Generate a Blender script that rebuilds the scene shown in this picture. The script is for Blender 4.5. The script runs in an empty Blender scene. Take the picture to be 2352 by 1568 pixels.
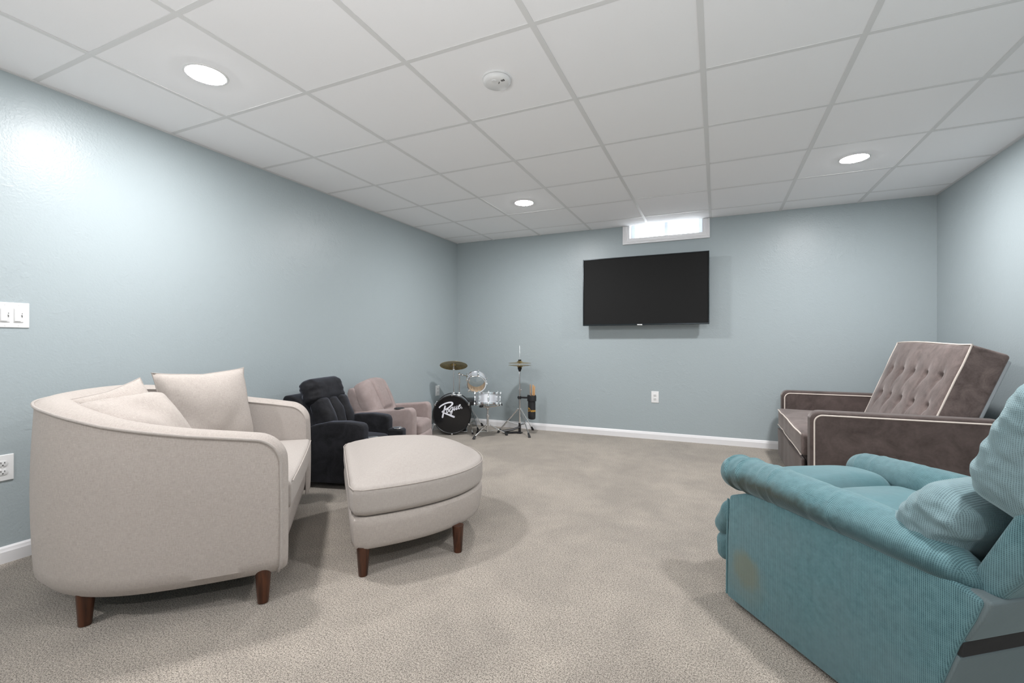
import bpy, bmesh, math, random
from mathutils import Vector, Matrix, noise
random.seed(7)
V = Vector
PI = math.pi
C = bpy.context.scene.collection
SC = bpy.context.scene

# ------------------------------------------------------------------ camera, sky, exposure
cam_data = bpy.data.cameras.new('camera')
cam_data.sensor_width = 36.0
cam_data.lens = 1057.5 / 2352 * 36.0
cam_data.shift_x = 3.5 / 2352
cam_data.shift_y = 3.3 / 2352
cam_data.clip_start = 0.02
cam_data.clip_end = 60
cam = bpy.data.objects.new('camera', cam_data)
C.objects.link(cam)
cam.location = (3.005, -1.695, 1.015)
cam.rotation_euler = (PI / 2, 0, 0.4210)
SC.camera = cam

world = bpy.data.worlds.new('sky'); SC.world = world
world.use_nodes = True
wb = world.node_tree.nodes['Background']
wb.inputs[0].default_value = (0.93, 0.97, 1.0, 1)
wb.inputs[1].default_value = 2.6

SC.view_settings.view_transform = 'Standard'
SC.view_settings.look = 'None'
SC.view_settings.exposure = 2.11
SC.view_settings.gamma = 1.0
SC.view_settings.use_curve_mapping = False
LAMP_STRENGTH = 124.0
# added soft fill light behind the camera, aimed up to brighten the ceiling
fl = bpy.data.lights.new('ceiling_fill', 'AREA'); fl.shape = 'DISK'; fl.size = 0.9; fl.energy = 9.5; fl.color = (1.0, 1.0, 1.0)
flo = bpy.data.objects.new('ceiling_fill', fl); C.objects.link(flo)
flo.location = (2.6, -2.3, 0.95); flo.rotation_euler = (PI - 0.30, 0, 0)
try:
    SC.cycles.max_bounces = 14
    SC.cycles.diffuse_bounces = 10
    SC.cycles.transparent_max_bounces = 12
except Exception:
    pass

# room size (m)
RX, RY, RYB, RH = 4.715, 3.36, -4.6, 2.2725

# ------------------------------------------------------------------ geometry helpers
def smoothpts(pts, n=6, closed=False):
    """Catmull-Rom through the points"""
    P = [V(p) for p in pts]; out = []; N = len(P)
    rng = range(N if closed else N - 1)
    for i in rng:
        if closed:
            a, b, c, d = P[i - 1], P[i], P[(i + 1) % N], P[(i + 2) % N]
        else:
            a = P[i - 1] if i > 0 else P[0] * 2 - P[1]
            b, c = P[i], P[i + 1]
            d = P[i + 2] if i + 2 < N else P[-1] * 2 - P[-2]
        for k in range(n):
            t = k / n
            out.append(0.5 * ((2 * b) + (c - a) * t + (2 * a - 5 * b + 4 * c - d) * t * t + (3 * b - a - 3 * c + d) * t ** 3))
    if not closed: out.append(P[-1].copy())
    return out

class Geo:
    def __init__(s): s.v = []; s.f = []
    def _add(s, vs, fs):
        o = len(s.v); s.v += [V(q) for q in vs]; s.f += [tuple(i + o for i in f) for f in fs]; return s
    def box(s, c, size, rz=0.0, rot=None):
        hx, hy, hz = size[0] / 2, size[1] / 2, size[2] / 2
        R = rot if rot else Matrix.Rotation(rz, 3, 'Z')
        vs = [R @ V((x, y, z)) + V(c) for x in (-hx, hx) for y in (-hy, hy) for z in (-hz, hz)]
        return s._add(vs, [(0, 1, 3, 2), (4, 6, 7, 5), (0, 4, 5, 1), (2, 3, 7, 6), (0, 2, 6, 4), (1, 5, 7, 3)])
    def rbox(s, c, h, r, m=6, k=4, f=None, rot=None):
        """rounded box, half sizes h, edge radius r, optional deform f(p)"""
        r = min(r, *h)
        ax = []
        for a in range(3):
            hi = h[a] - r
            L = [-hi - r * math.tan(PI / 4 * i / k) for i in range(k, 0, -1)]
            mm = m if isinstance(m, int) else m[a]
            if hi > 1e-6: L += [-hi + 2 * hi * i / mm for i in range(mm + 1)]
            else: L += [0.0]
            L += [hi + r * math.tan(PI / 4 * i / k) for i in range(1, k + 1)]
            ax.append(L)
        idx = {}; vs = []; fs = []
        n = [len(q) - 1 for q in ax]
        def g(i, j, l):
            key = (i, j, l)
            if key not in idx:
                p = V((ax[0][i], ax[1][j], ax[2][l]))
                cl = V([max(-(h[a] - r), min(h[a] - r, p[a])) for a in range(3)])
                d = p - cl
                if d.length > 1e-9: d = d.normalized() * r
                q = cl + d
                if f: q = V(f(q))
                if rot: q = rot @ q
                idx[key] = len(vs); vs.append(q + V(c))
            return idx[key]
        for i in range(n[0]):
            for j in range(n[1]):
                fs.append((g(i, j, 0), g(i, j + 1, 0), g(i + 1, j + 1, 0), g(i + 1, j, 0)))
                fs.append((g(i, j, n[2]), g(i + 1, j, n[2]), g(i + 1, j + 1, n[2]), g(i, j + 1, n[2])))
        for i in range(n[0]):
            for l in range(n[2]):
                fs.append((g(i, 0, l), g(i + 1, 0, l), g(i + 1, 0, l + 1), g(i, 0, l + 1)))
                fs.append((g(i, n[1], l), g(i, n[1], l + 1), g(i + 1, n[1], l + 1), g(i + 1, n[1], l)))
        for j in range(n[1]):
            for l in range(n[2]):
                fs.append((g(0, j, l), g(0, j, l + 1), g(0, j + 1, l + 1), g(0, j + 1, l)))
                fs.append((g(n[0], j, l), g(n[0], j + 1, l), g(n[0], j + 1, l + 1), g(n[0], j, l + 1)))
        return s._add(vs, fs)
    def grid(s, rows, cu=False, cv=False):
        """rows[i][j] points; cu closes i, cv closes j"""
        n, m = len(rows), len(rows[0]); vs = [p for r in rows for p in r]; fs = []
        for i in range(n if cu else n - 1):
            for j in range(m if cv else m - 1):
                a, b = i, (i + 1) % n; c, d = j, (j + 1) % m
                fs.append((a * m + c, a * m + d, b * m + d, b * m + c))
        return s._add(vs, fs)
    def tube(s, pts, r, n=10, closed=False, caps=True, ry=None, up=None, r_end=None):
        P = [V(p) for p in pts]; N = len(P); rows = []
        u = V(up) if up else None
        if u is None:
            t0 = (P[1] - P[0]).normalized(); u = t0.orthogonal()
        for i in range(N):
            if closed: t = P[(i + 1) % N] - P[i - 1]
            else: t = P[min(i + 1, N - 1)] - P[max(i - 1, 0)]
            t.normalize()
            u = (u - t * u.dot(t))
            if u.length < 1e-6: u = t.orthogonal()
            u.normalize(); w = t.cross(u)
            ri = r[i] if isinstance(r, (list, tuple)) else (r if r_end is None else r + (r_end - r) * i / (N - 1))
            rj = ri if ry is None else (ry[i] if isinstance(ry, (list, tuple)) else ry)
            rows.append([P[i] + u * math.cos(2 * PI * k / n) * ri + w * math.sin(2 * PI * k / n) * rj for k in range(n)])
        o = len(s.v)
        s.grid(rows, cu=closed, cv=True)
        if caps and not closed:
            s.f.append(tuple(o + k for k in range(n))[::-1]); e = o + (N - 1) * n
            s.f.append(tuple(e + k for k in range(n)))
        return s
    def cyl(s, p0, p1, r, n=16, r1=None):
        return s.tube([p0, p1], r, n, r_end=r1 if r1 is not None else r)
    def lathe(s, prof, n=32, c=(0, 0, 0), M=None):
        """prof: (radius, z) pairs around local Z; M 3x3 orientation"""
        M = M or Matrix.Identity(3); rows = []
        for (r, z) in prof:
            rows.append([M @ V((max(r, 1e-5) * math.cos(2 * PI * k / n), max(r, 1e-5) * math.sin(2 * PI * k / n), z)) + V(c) for k in range(n)])
        return s.grid(rows, cv=True)
    def ball(s, c, r, n=12):
        return s.lathe([(r * math.sin(PI * i / 8), -r * math.cos(PI * i / 8)) for i in range(9)], n, c)
    def prism(s, prof, a0, a1, axis='y'):
        """polygon of (x,z) extruded along y (axis y) ; or (x,y) along z"""
        N = len(prof)
        if axis == 'y': A = [V((x, a0, z)) for x, z in prof]; B = [V((x, a1, z)) for x, z in prof]
        elif axis == 'x': A = [V((a0, x, z)) for x, z in prof]; B = [V((a1, x, z)) for x, z in prof]
        else: A = [V((x, z, a0)) for x, z in prof]; B = [V((x, z, a1)) for x, z in prof]
        fs = [(i, (i + 1) % N, N + (i + 1) % N, N + i) for i in range(N)]
        fs += [tuple(range(N))[::-1], tuple(range(N, 2 * N))]
        return s._add(A + B, fs)
    def xf(s, M, start=0):
        for i in range(start, len(s.v)): s.v[i] = M @ s.v[i]
        return s
    def build(s, name, m, parent=None, smooth=True, bevel=0.0, seg=3, sharp=35, subsurf=0, fix=True, uv=None, cuts=0):
        me = bpy.data.meshes.new(name)
        me.from_pydata([tuple(q) for q in s.v], [], s.f)
        bm = bmesh.new(); bm.from_mesh(me)
        bmesh.ops.remove_doubles(bm, verts=bm.verts, dist=1e-6)
        if fix: bmesh.ops.recalc_face_normals(bm, faces=bm.faces)
        if bevel:
            es = [e for e in bm.edges if len(e.link_faces) == 2 and e.calc_face_angle(0) > math.radians(30)]
            bmesh.ops.bevel(bm, geom=es, offset=bevel, segments=seg, profile=0.5, affect='EDGES', clamp_overlap=True)
        if uv != 'none':
            L = bm.loops.layers.uv.new('uv')
            bm.normal_update()
            for f in bm.faces:
                nn = f.normal; a = max(range(3), key=lambda q: abs(nn[q]))
                for lo in f.loops:
                    co = lo.vert.co
                    lo[L].uv = ((co.y, co.z), (co.x, co.z), (co.x, co.y))[a]
        for f in bm.faces: f.smooth = smooth
        bm.to_mesh(me); bm.free()
        if smooth and sharp: me.set_sharp_from_angle(angle=math.radians(sharp))
        me.materials.append(m)
        o = bpy.data.objects.new(name, me); C.objects.link(o)
        if parent: o.parent = parent
        if subsurf:
            md = o.modifiers.new('smooth', 'SUBSURF'); md.levels = subsurf; md.render_levels = subsurf
        return o

def tag(o, label, cat, group=None):
    o['label'] = label; o['category'] = cat
    if group: o['group'] = group
    return o
def thing(name, label, cat, loc=(0, 0, 0), rz=0.0, group=None, rot=None):
    o = bpy.data.objects.new(name, None); C.objects.link(o)
    o.empty_display_size = 0.05
    o.location = loc
    if rot is not None: o.rotation_euler = rot.to_euler()
    else: o.rotation_euler = (0, 0, rz)
    return tag(o, label, cat, group)
def struct(o): o['kind'] = 'structure'; return o
def dup(root, loc, label, rot=None, group=None):
    r = root.copy(); C.objects.link(r); r.location = loc
    if rot is not None: r.rotation_euler = rot
    r['label'] = label
    if group: r['group'] = group
    for ch in list(root.children):
        c = ch.copy(); C.objects.link(c); c.parent = r
        for g in list(ch.children):
            d = g.copy(); C.objects.link(d); d.parent = c
    return r
def nz(p, s, seed=0.0): return noise.noise(V(p) * s + V((seed, seed * 1.7, -seed)))

# ------------------------------------------------------------------ material helpers
class Mat:
    def __init__(s, name, rough=0.6, base=(0.5, 0.5, 0.5), metal=0.0, **kw):
        s.m = bpy.data.materials.new(name); s.m.use_nodes = True
        s.t = s.m.node_tree; s.n = s.t.nodes; s.b = s.n['Principled BSDF']
        s.b.inputs['Base Color'].default_value = (*base, 1); s.b.inputs['Roughness'].default_value = rough
        s.b.inputs['Metallic'].default_value = metal
        for k, v in kw.items(): s.b.inputs[k.replace('_', ' ')].default_value = v
        s.tc = None
    def coord(s, kind='Object'):
        if not s.tc: s.tc = s.n.new('ShaderNodeTexCoord')
        return s.tc.outputs[kind]
    def L(s, a, b): s.t.links.new(a, b)
    def mapped(s, scale=(1, 1, 1), kind='Object', rot=(0, 0, 0), loc=(0, 0, 0)):
        m = s.n.new('ShaderNodeMapping'); m.inputs['Scale'].default_value = scale
        m.inputs['Rotation'].default_value = rot; m.inputs['Location'].default_value = loc
        s.L(s.coord(kind), m.inputs['Vector']); return m.outputs[0]
    def noise(s, scale, detail=2, rough=0.5, vec=None, dist=0.0):
        n = s.n.new('ShaderNodeTexNoise'); n.inputs['Scale'].default_value = scale
        n.inputs['Detail'].default_value = detail; n.inputs['Roughness'].default_value = rough
        n.inputs['Distortion'].default_value = dist
        s.L(vec if vec is not None else s.coord(), n.inputs['Vector']); return n.outputs['Fac']
    def voronoi(s, scale, vec=None, out='Distance'):
        n = s.n.new('ShaderNodeTexVoronoi'); n.inputs['Scale'].default_value = scale
        s.L(vec if vec is not None else s.coord(), n.inputs['Vector']); return n.outputs[out]
    def math(s, op, a, b=None, clamp=False):
        n = s.n.new('ShaderNodeMath'); n.operation = op; n.use_clamp = clamp
        for i, q in enumerate((a, b)):
            if q is None: continue
            if isinstance(q, (int, float)): n.inputs[i].default_value = q
            else: s.L(q, n.inputs[i])
        return n.outputs[0]
    def ramp(s, fac, stops):
        n = s.n.new('ShaderNodeValToRGB'); e = n.color_ramp.elements
        while len(e) < len(stops): e.new(0.5)
        for q, (p, c) in zip(e, stops):
            q.position = p; q.color = (*c, 1) if hasattr(c, '__len__') else (c, c, c, 1)
        s.L(fac, n.inputs[0]); return n.outputs[0]
    def mix(s, fac, a, b):
        n = s.n.new('ShaderNodeMix'); n.data_type = 'RGBA'
        for i, q in ((0, fac), (6, a), (7, b)):
            if hasattr(q, 'is_linked') or hasattr(q, 'links'): s.L(q, n.inputs[i])
            elif i == 0: n.inputs[0].default_value = q
            else: n.inputs[i].default_value = (*q, 1)
        return n.outputs[2]
    def color(s, out): s.L(out, s.b.inputs['Base Color']); return s
    def bump(s, h, strength=0.3, dist=0.01, chain=None):
        n = s.n.new('ShaderNodeBump'); n.inputs['Strength'].default_value = strength; n.inputs['Distance'].default_value = dist
        s.L(h, n.inputs['Height'])
        if chain is not None: s.L(chain, n.inputs['Normal'])
        s.L(n.outputs[0], s.b.inputs['Normal']); return n.outputs[0]
    def xyz(s, vec):
        n = s.n.new('ShaderNodeSeparateXYZ'); s.L(vec, n.inputs[0]); return n.outputs

def simple(name, base, rough=0.5, metal=0.0, **kw): return Mat(name, rough, base, metal, **kw).m

def m_wall():
    k = Mat('painted_plaster', 0.34, (0.362, 0.412, 0.430))
    k.b.inputs['Specular IOR Level'].default_value = 0.30
    a = k.noise(95, 3, 0.6); b = k.noise(14, 4, 0.62, dist=1.2); c = k.noise(3.2, 3, 0.6, dist=2.0)
    bb = k.ramp(b, [(0.50, 0.0), (0.60, 1.0)])
    cc = k.ramp(c, [(0.52, 0.0), (0.66, 1.0)])
    n1 = k.bump(a, 0.34, 0.0030)
    n2 = k.bump(k.math('MULTIPLY', bb, cc), 0.22, 0.003, n1)
    n3 = k.bump(k.noise(26, 3, 0.6, dist=1.5), 0.16, 0.004, n2)
    k.bump(k.noise(2.0, 2), 0.15, 0.01, n3)
    return k.m
def m_carpet():
    k = Mat('cut_pile_carpet', 0.95)
    k.b.inputs['Sheen Weight'].default_value = 0.25; k.b.inputs['Sheen Roughness'].default_value = 0.6
    k.b.inputs['Specular IOR Level'].default_value = 0.15
    f1 = k.noise(300, 2, 0.7); f2 = k.noise(150, 2, 0.6); f3 = k.noise(1.7, 3, 0.55, dist=0.6); f4 = k.noise(9, 3)
    s = k.math('ADD', k.math('MULTIPLY', f1, 0.65), k.math('MULTIPLY', f2, 0.35))
    col = k.ramp(s, [(0.39, (0.085, 0.066, 0.048)), (0.48, (0.300, 0.256, 0.208)), (0.57, (0.545, 0.478, 0.408))])
    macro = k.ramp(k.math('ADD', k.math('MULTIPLY', f3, 0.7), k.math('MULTIPLY', f4, 0.3)), [(0.38, 0.80), (0.62, 1.06)])
    mx = k.n.new('ShaderNodeMix'); mx.data_type = 'RGBA'; mx.blend_type = 'MULTIPLY'; mx.inputs[0].default_value = 1
    k.L(col, mx.inputs[6]); k.L(macro, mx.inputs[7]); k.color(mx.outputs[2])
    k.bump(s, 0.7, 0.012)
    return k.m
def m_tile():
    k = Mat('ceiling_tile_board', 0.9, (0.80, 0.80, 0.80))
    v = k.noise(60, 3, 0.7); d = k.voronoi(70)
    pit = k.ramp(d, [(0.02, 0.0), (0.10, 1.0)])
    k.color(k.mix(pit, (0.80, 0.80, 0.80), (0.93, 0.93, 0.945)))
    k.bump(k.math('ADD', k.math('MULTIPLY', v, 0.6), k.math('MULTIPLY', pit, 0.4)), 0.18, 0.002)
    return k.m
def m_weave(name, c1, c2, per=0.0036, bstr=0.35, streak=True, rough=0.9, sheen=0.08):
    k = Mat(name, rough); k.b.inputs['Sheen Weight'].default_value = sheen
    k.b.inputs['Specular IOR Level'].default_value = 0.2
    x = k.xyz(k.coord('UV')); w = 2 * PI / per
    sx = k.math('SINE', k.math('MULTIPLY', x[0], w)); sy = k.math('SINE', k.math('MULTIPLY', x[1], w))
    h = k.math('MULTIPLY', sx, sy)
    n1 = k.noise(45, 3, 0.7, k.mapped((1, 10, 1), 'UV')); n2 = k.noise(45, 3, 0.7, k.mapped((10, 1, 1), 'UV')); n3 = k.noise(260, 2)
    s = k.math('ADD', k.math('MULTIPLY', k.math('ADD', n1, n2), 0.40), k.math('MULTIPLY', n3, 0.20))
    s2 = k.math('ADD', s, k.math('MULTIPLY', h, 0.05))
    k.color(k.ramp(s2, [(0.36, c1), (0.64, c2)]))
    k.bump(k.math('ADD', k.math('MULTIPLY', h, 0.5), k.math('MULTIPLY', s, 1.2)), bstr, 0.0016)
    return k.m
def m_velvet(name, c1, c2, sheen=0.5, scale=7, rough=0.75, tint=(1, 1, 1), lo=0.38, hi=0.62):
    k = Mat(name, rough); k.b.inputs['Sheen Weight'].default_value = sheen; k.b.inputs['Sheen Roughness'].default_value = 0.35
    k.b.inputs['Sheen Tint'].default_value = (*tint, 1); k.b.inputs['Specular IOR Level'].default_value = 0.2
    n = k.noise(scale, 5, 0.62, dist=0.8); n2 = k.noise(scale * 9, 3, 0.6)
    s = k.math('ADD', k.math('MULTIPLY', n, 0.8), k.math('MULTIPLY', n2, 0.2))
    k.color(k.ramp(s, [(lo, c1), (hi, c2)]))
    k.bump(k.math('ADD', k.noise(350, 1), k.math('MULTIPLY', n, 2.0)), 0.12, 0.002)
    return k.m
def m_waffle(name, blobs=(), side=False, flat=False):
    """teal ribbed plush; blobs = (centre, radii, colour, strength) colour patches in object space"""
    k = Mat(name, 0.8); k.b.inputs['Sheen Weight'].default_value = 0.35; k.b.inputs['Sheen Roughness'].default_value = 0.4
    k.b.inputs['Sheen Tint'].default_value = (0.75, 0.95, 1, 1); k.b.inputs['Specular IOR Level'].default_value = 0.15
    x = k.xyz(k.coord('UV'))
    wob = k.math('MULTIPLY', k.noise(6, 2), 0.006)
    w = 2 * PI / 0.0045; w2 = 2 * PI / 0.0042
    sx = k.math('ADD', k.math('MULTIPLY', k.math('SINE', k.math('MULTIPLY', k.math('ADD', x[0], wob), w)), 0.5), 0.5)
    sy = k.math('ADD', k.math('MULTIPLY', k.math('SINE', k.math('MULTIPLY', k.math('ADD', x[1], wob), w2)), 0.5), 0.5)
    h = k.math('MAXIMUM', k.math('MULTIPLY', sx, 1.0), k.math('MULTIPLY', sy, 0.72))
    n = k.noise(40, 3, 0.7); n3 = k.noise(3.5, 3, 0.6)
    f = k.math('ADD', h, k.math('MULTIPLY', k.math('SUBTRACT', n, 0.5), 0.9))
    if flat: f = k.math('ADD', k.math('MULTIPLY', f, 0.3), 0.44)
    col = k.ramp(f, [(0.12, (0.042, 0.090, 0.103)), (0.55, (0.082, 0.170, 0.190)), (0.95, (0.142, 0.262, 0.284))])
    col = k.mix(k.ramp(n3, [(0.40, 0.0), (0.66, 0.45)]), col, (0.135, 0.195, 0.21))
    for (c, r, cc, st) in blobs:
        mp = k.n.new('ShaderNodeMapping'); mp.vector_type = 'TEXTURE'
        mp.inputs['Location'].default_value = c; mp.inputs['Scale'].default_value = r
        k.L(k.coord('Object'), mp.inputs['Vector'])
        g = k.n.new('ShaderNodeTexGradient'); g.gradient_type = 'SPHERICAL'; k.L(mp.outputs[0], g.inputs[0])
        q = k.math('ADD', g.outputs['Fac'], k.math('MULTIPLY', k.math('SUBTRACT', k.noise(26, 4, 0.7), 0.5), 0.5))
        m = k.math('MULTIPLY', k.ramp(q, [(0.08, 0.0), (0.48, 1.0)]), st)
        m = k.math('MULTIPLY', m, k.ramp(f, [(0.1, 0.75), (0.9, 1.0)]))
        col = k.mix(m, col, cc)
    k.color(col)
    n0 = k.bump(n3, 0.2, 0.01)
    k.bump(h, 0.06 if flat else 0.4, 0.0018, n0)
    return k.m
def m_wood(name, c1, c2, rough=0.3, sc=(2, 2, 30)):
    k = Mat(name, rough)
    n = k.noise(3, 4, 0.6, k.mapped((14, 14, 1.6)), dist=0.6)
    k.color(k.ramp(n, [(0.35, c1), (0.65, c2)])); return k.m
def m_chrome(name='polished_chrome', rough=0.12, base=(0.82, 0.83, 0.84)):
    return simple(name, base, rough, 1.0)
def m_emit(name, col, st):
    m = bpy.data.materials.new(name); m.use_nodes = True; t = m.node_tree; t.nodes.clear()
    e = t.nodes.new('ShaderNodeEmission'); e.inputs[0].default_value = (*col, 1); e.inputs[1].default_value = st
    o = t.nodes.new('ShaderNodeOutputMaterial'); t.links.new(e.outputs[0], o.inputs[0]); return m
def m_glass(name, tint=(1, 1, 1), refl=0.06):
    m = bpy.data.materials.new(name); m.use_nodes = True; t = m.node_tree; t.nodes.clear()
    a = t.nodes.new('ShaderNodeBsdfTransparent'); a.inputs[0].default_value = (*tint, 1)
    b = t.nodes.new('ShaderNodeBsdfGlossy'); b.inputs['Roughness'].default_value = 0.02
    x = t.nodes.new('ShaderNodeMixShader'); x.inputs[0].default_value = refl
    o = t.nodes.new('ShaderNodeOutputMaterial')
    t.links.new(a.outputs[0], x.inputs[1]); t.links.new(b.outputs[0], x.inputs[2]); t.links.new(x.outputs[0], o.inputs[0]); return m

WALL = m_wall(); CARPET = m_carpet(); TILE = m_tile()
TEE = simple('painted_steel_tee', (0.75, 0.75, 0.75), 0.5)
TRIM = simple('white_trim_paint', (0.78, 0.77, 0.78), 0.35)
PLATE = simple('white_plastic', (0.80, 0.80, 0.80), 0.3)
PLATE2 = simple('ivory_white_plastic', (0.72, 0.72, 0.72), 0.3)
DARK = simple('dark_slot', (0.03, 0.03, 0.03), 0.6)
VINYL = simple('window_vinyl', (0.78, 0.86, 0.92), 0.4)
BEIGE = m_weave('beige_woven_fabric', (0.345, 0.304, 0.274), (0.492, 0.442, 0.408))
BEIGE2 = m_weave('beige_smooth_fabric', (0.350, 0.313, 0.287), (0.440, 0.400, 0.372), 0.0028, 0.25)
WALNUT = m_wood('walnut_stained_wood', (0.030, 0.010, 0.005), (0.095, 0.032, 0.014), 0.28)
BLACKV = m_velvet('black_velvet', (0.005, 0.005, 0.006), (0.016, 0.016, 0.019), 0.28, 9, 0.7, (0.75, 0.8, 1))
PINK = m_velvet('dusty_pink_suede', (0.275, 0.220, 0.210), (0.345, 0.282, 0.270), 0.2, 5, 0.85)
BROWN = m_velvet('taupe_brown_velvet', (0.058, 0.043, 0.039), (0.118, 0.090, 0.083), 0.40, 7.0, 0.7, (1, 0.93, 0.9), 0.34, 0.70)
BROWN_L = m_velvet('brushed_taupe_velvet', (0.088, 0.067, 0.062), (0.185, 0.144, 0.134), 0.50, 11.0, 0.7, (1, 0.93, 0.9), 0.34, 0.66)
BROWN_D = BROWN
CREAM = simple('cream_piping_cord', (0.70, 0.62, 0.56), 0.7)
CHROME = m_chrome(); CHROME2 = m_chrome('brushed_chrome', 0.28, (0.72, 0.72, 0.72))
RUBBER = simple('black_rubber', (0.012, 0.012, 0.013), 0.6)
BLACKP = simple('black_plastic', (0.015, 0.015, 0.017), 0.4)
WRAP = simple('silver_drum_wrap', (0.70, 0.72, 0.76), 0.28, 0.55)
BRASS = None
# ------------------------------------------------------------------ the room
WT = 0.12
WX0, WX1, WZ0, WZ1 = 2.135, 2.885, 2.132, 2.44      # window opening in the back wall
TOP = 2.52
g = Geo(); g.box((RX / 2, (RY + RYB) / 2, -0.05), (RX + 0.4, RY - RYB + 0.4, 0.1)); struct(g.build('floor', CARPET, smooth=False))
g = Geo(); g.box((-WT / 2, (RY + RYB) / 2, TOP / 2), (WT, RY - RYB + 2 * WT, TOP)); struct(g.build('wall_left', WALL, smooth=False))
g = Geo(); g.box((RX + WT / 2, (RY + RYB) / 2, TOP / 2), (WT, RY - RYB + 2 * WT, TOP)); struct(g.build('wall_right', WALL, smooth=False))
g = Geo(); g.box((RX / 2, RYB - WT / 2, TOP / 2), (RX, WT, TOP)); struct(g.build('wall_front', WALL, smooth=False))
g = Geo(); D = 0.26
g.box((WX0 / 2, RY + D / 2, TOP / 2), (WX0, D, TOP)); g.box(((WX1 + RX) / 2, RY + D / 2, TOP / 2), (RX - WX1, D, TOP))
g.box(((WX0 + WX1) / 2, RY + D / 2, WZ0 / 2), (WX1 - WX0, D, WZ0)); g.box(((WX0 + WX1) / 2, RY + D / 2, (WZ1 + TOP) / 2), (WX1 - WX0, D, TOP - WZ1))
struct(g.build('wall_back', WALL, smooth=False))

# suspended ceiling: lay-in boards above a grid of tees
X0 = 0.51; P = 0.6096
xs = [0.0] + [X0 + i * P for i in range(7)] + [RX]
ys = [RYB] + [j * P for j in range(-7, 6) if j * P > RYB + 0.05] + [RY]
g = Geo()
for i in range(len(xs) - 1):
    for j in range(len(ys) - 1):
        a, b, c, d = xs[i] + 0.002, xs[i + 1] - 0.002, ys[j] + 0.002, ys[j + 1] - 0.002
        g.box(((a + b) / 2, (c + d) / 2, RH + 0.0102 + 0.0006 * math.sin(i * 3 + j * 5)), (b - a, d - c, 0.016))
struct(g.build('ceiling', TILE, smooth=False))
g = Geo()
for x in xs[1:-1]: g.box((x, (RY + RYB) / 2, RH + 0.0006), (0.024, RY - RYB, 0.0016)); g.box((x, (RY + RYB) / 2, RH + 0.02), (0.0016, RY - RYB, 0.036))
for y in ys[1:-1]: g.box((RX / 2, y, RH + 0.0008), (RX, 0.022, 0.0016)); g.box((RX / 2, y, RH + 0.02), (RX, 0.0016, 0.034))
struct(g.build('trim_1', TEE, smooth=False))
g = Geo()
g.box((0.010, (RY + RYB) / 2, RH - 0.001), (0.020, RY - RYB, 0.0015)); g.box((RX - 0.010, (RY + RYB) / 2, RH - 0.001), (0.020, RY - RYB, 0.0015))
g.box((RX / 2, RYB + 0.01, RH - 0.001), (RX, 0.02, 0.0015))
struct(g.build('trim_2', TEE, smooth=False))
g = Geo(); g.box((RX / 2, (RY + RYB) / 2, TOP + 0.02), (RX + 0.3, RY - RYB + 0.7, 0.04)); struct(g.build('trim_3', simple('joist_board', (0.35, 0.3, 0.25), 0.8), smooth=False))

# baseboards
bp = [(0.0, 0.0), (0.013, 0.0), (0.013, 0.052), (0.010, 0.058), (0.008, 0.068), (0.003, 0.076), (0.0, 0.076)]
def baseboard(name, prof, a0, a1, axis): struct(Geo().prism(prof, a0, a1, axis).build(name, TRIM, sharp=20))
baseboard('baseboard_left', bp, RYB, RY, 'y')
baseboard('baseboard_right', [(RX - x, z) for x, z in bp], RYB, RY, 'y')
baseboard('baseboard_back', [(RY - x, z) for x, z in bp], 0.013, RX - 0.013, 'x')
baseboard('baseboard_front', [(RYB + x, z) for x, z in bp], 0.013, RX - 0.013, 'x')

# basement window, high on the back wall and cut by the ceiling
win = bpy.data.objects.new('window_1', None); C.objects.link(win); win.location = ((WX0 + WX1) / 2, RY, WZ0); win['kind'] = 'structure'
W2 = (WX1 - WX0) / 2
cw = 0.058
def casing(g, p0, p1, w, dirn):
    """casing with a stepped moulding profile, p0-p1 along inner edge, dirn outward"""
    p0, p1, dn = V(p0), V(p1), V(dirn)
    prof = [(0.0, 0.0), (0.0, 0.008), (0.006, 0.011), (0.014, 0.010), (0.020, 0.015), (0.034, 0.016), (0.040, 0.013), (0.046, 0.018), (0.056, 0.018), (0.058, 0.014), (0.058, 0.0)]
    along = (p1 - p0).normalized(); rows = []
    for a, e0, e1 in ((p0, 1, 0), (p1, 0, 1)):
        rows.append([a + dn * u + V((0, -h, 0)) + along * (u * (-e0 if e0 else e1)) for u, h in prof])
    g.grid(rows)
g = Geo()
casing(g, (-W2, 0, 0), (W2, 0, 0), cw, (0, 0, -1))
casing(g, (-W2, 0, 0.0), (-W2, 0, RH - WZ0 - 0.002 - 0.0), cw, (-1, 0, 0))
casing(g, (W2, 0, 0.0), (W2, 0, RH - WZ0 - 0.002), cw, (1, 0, 0))
# trim the overshoot above the ceiling line
for i, p in enumerate(g.v):
    if p.z > RH - WZ0 - 0.002: g.v[i].z = RH - WZ0 - 0.002
struct(g.build('window_casing', TRIM, win, sharp=15, fix=False))
g = Geo(); hz = WZ1 - WZ0
for x in (-W2 + 0.006, W2 - 0.006): g.box((x, 0.08, hz / 2), (0.012, 0.16, hz))
g.box((0, 0.08, 0.004), (2 * W2 - 0.024, 0.16, 0.008)); g.box((0, 0.08, hz - 0.006), (2 * W2 - 0.024, 0.16, 0.012))
struct(g.build('window_jamb', TRIM, win, smooth=False))
g = Geo()
for x in (-W2 + 0.032, 0.0, W2 - 0.032): g.box((x, 0.15, hz / 2), (0.036, 0.034, hz - 0.02))
g.box((0, 0.15, 0.016), (2 * W2 - 0.03, 0.036, 0.016)); g.box((0, 0.15, hz - 0.03), (2 * W2 - 0.03, 0.036, 0.03))
struct(g.build('window_frame', VINYL, win, smooth=False))
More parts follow.
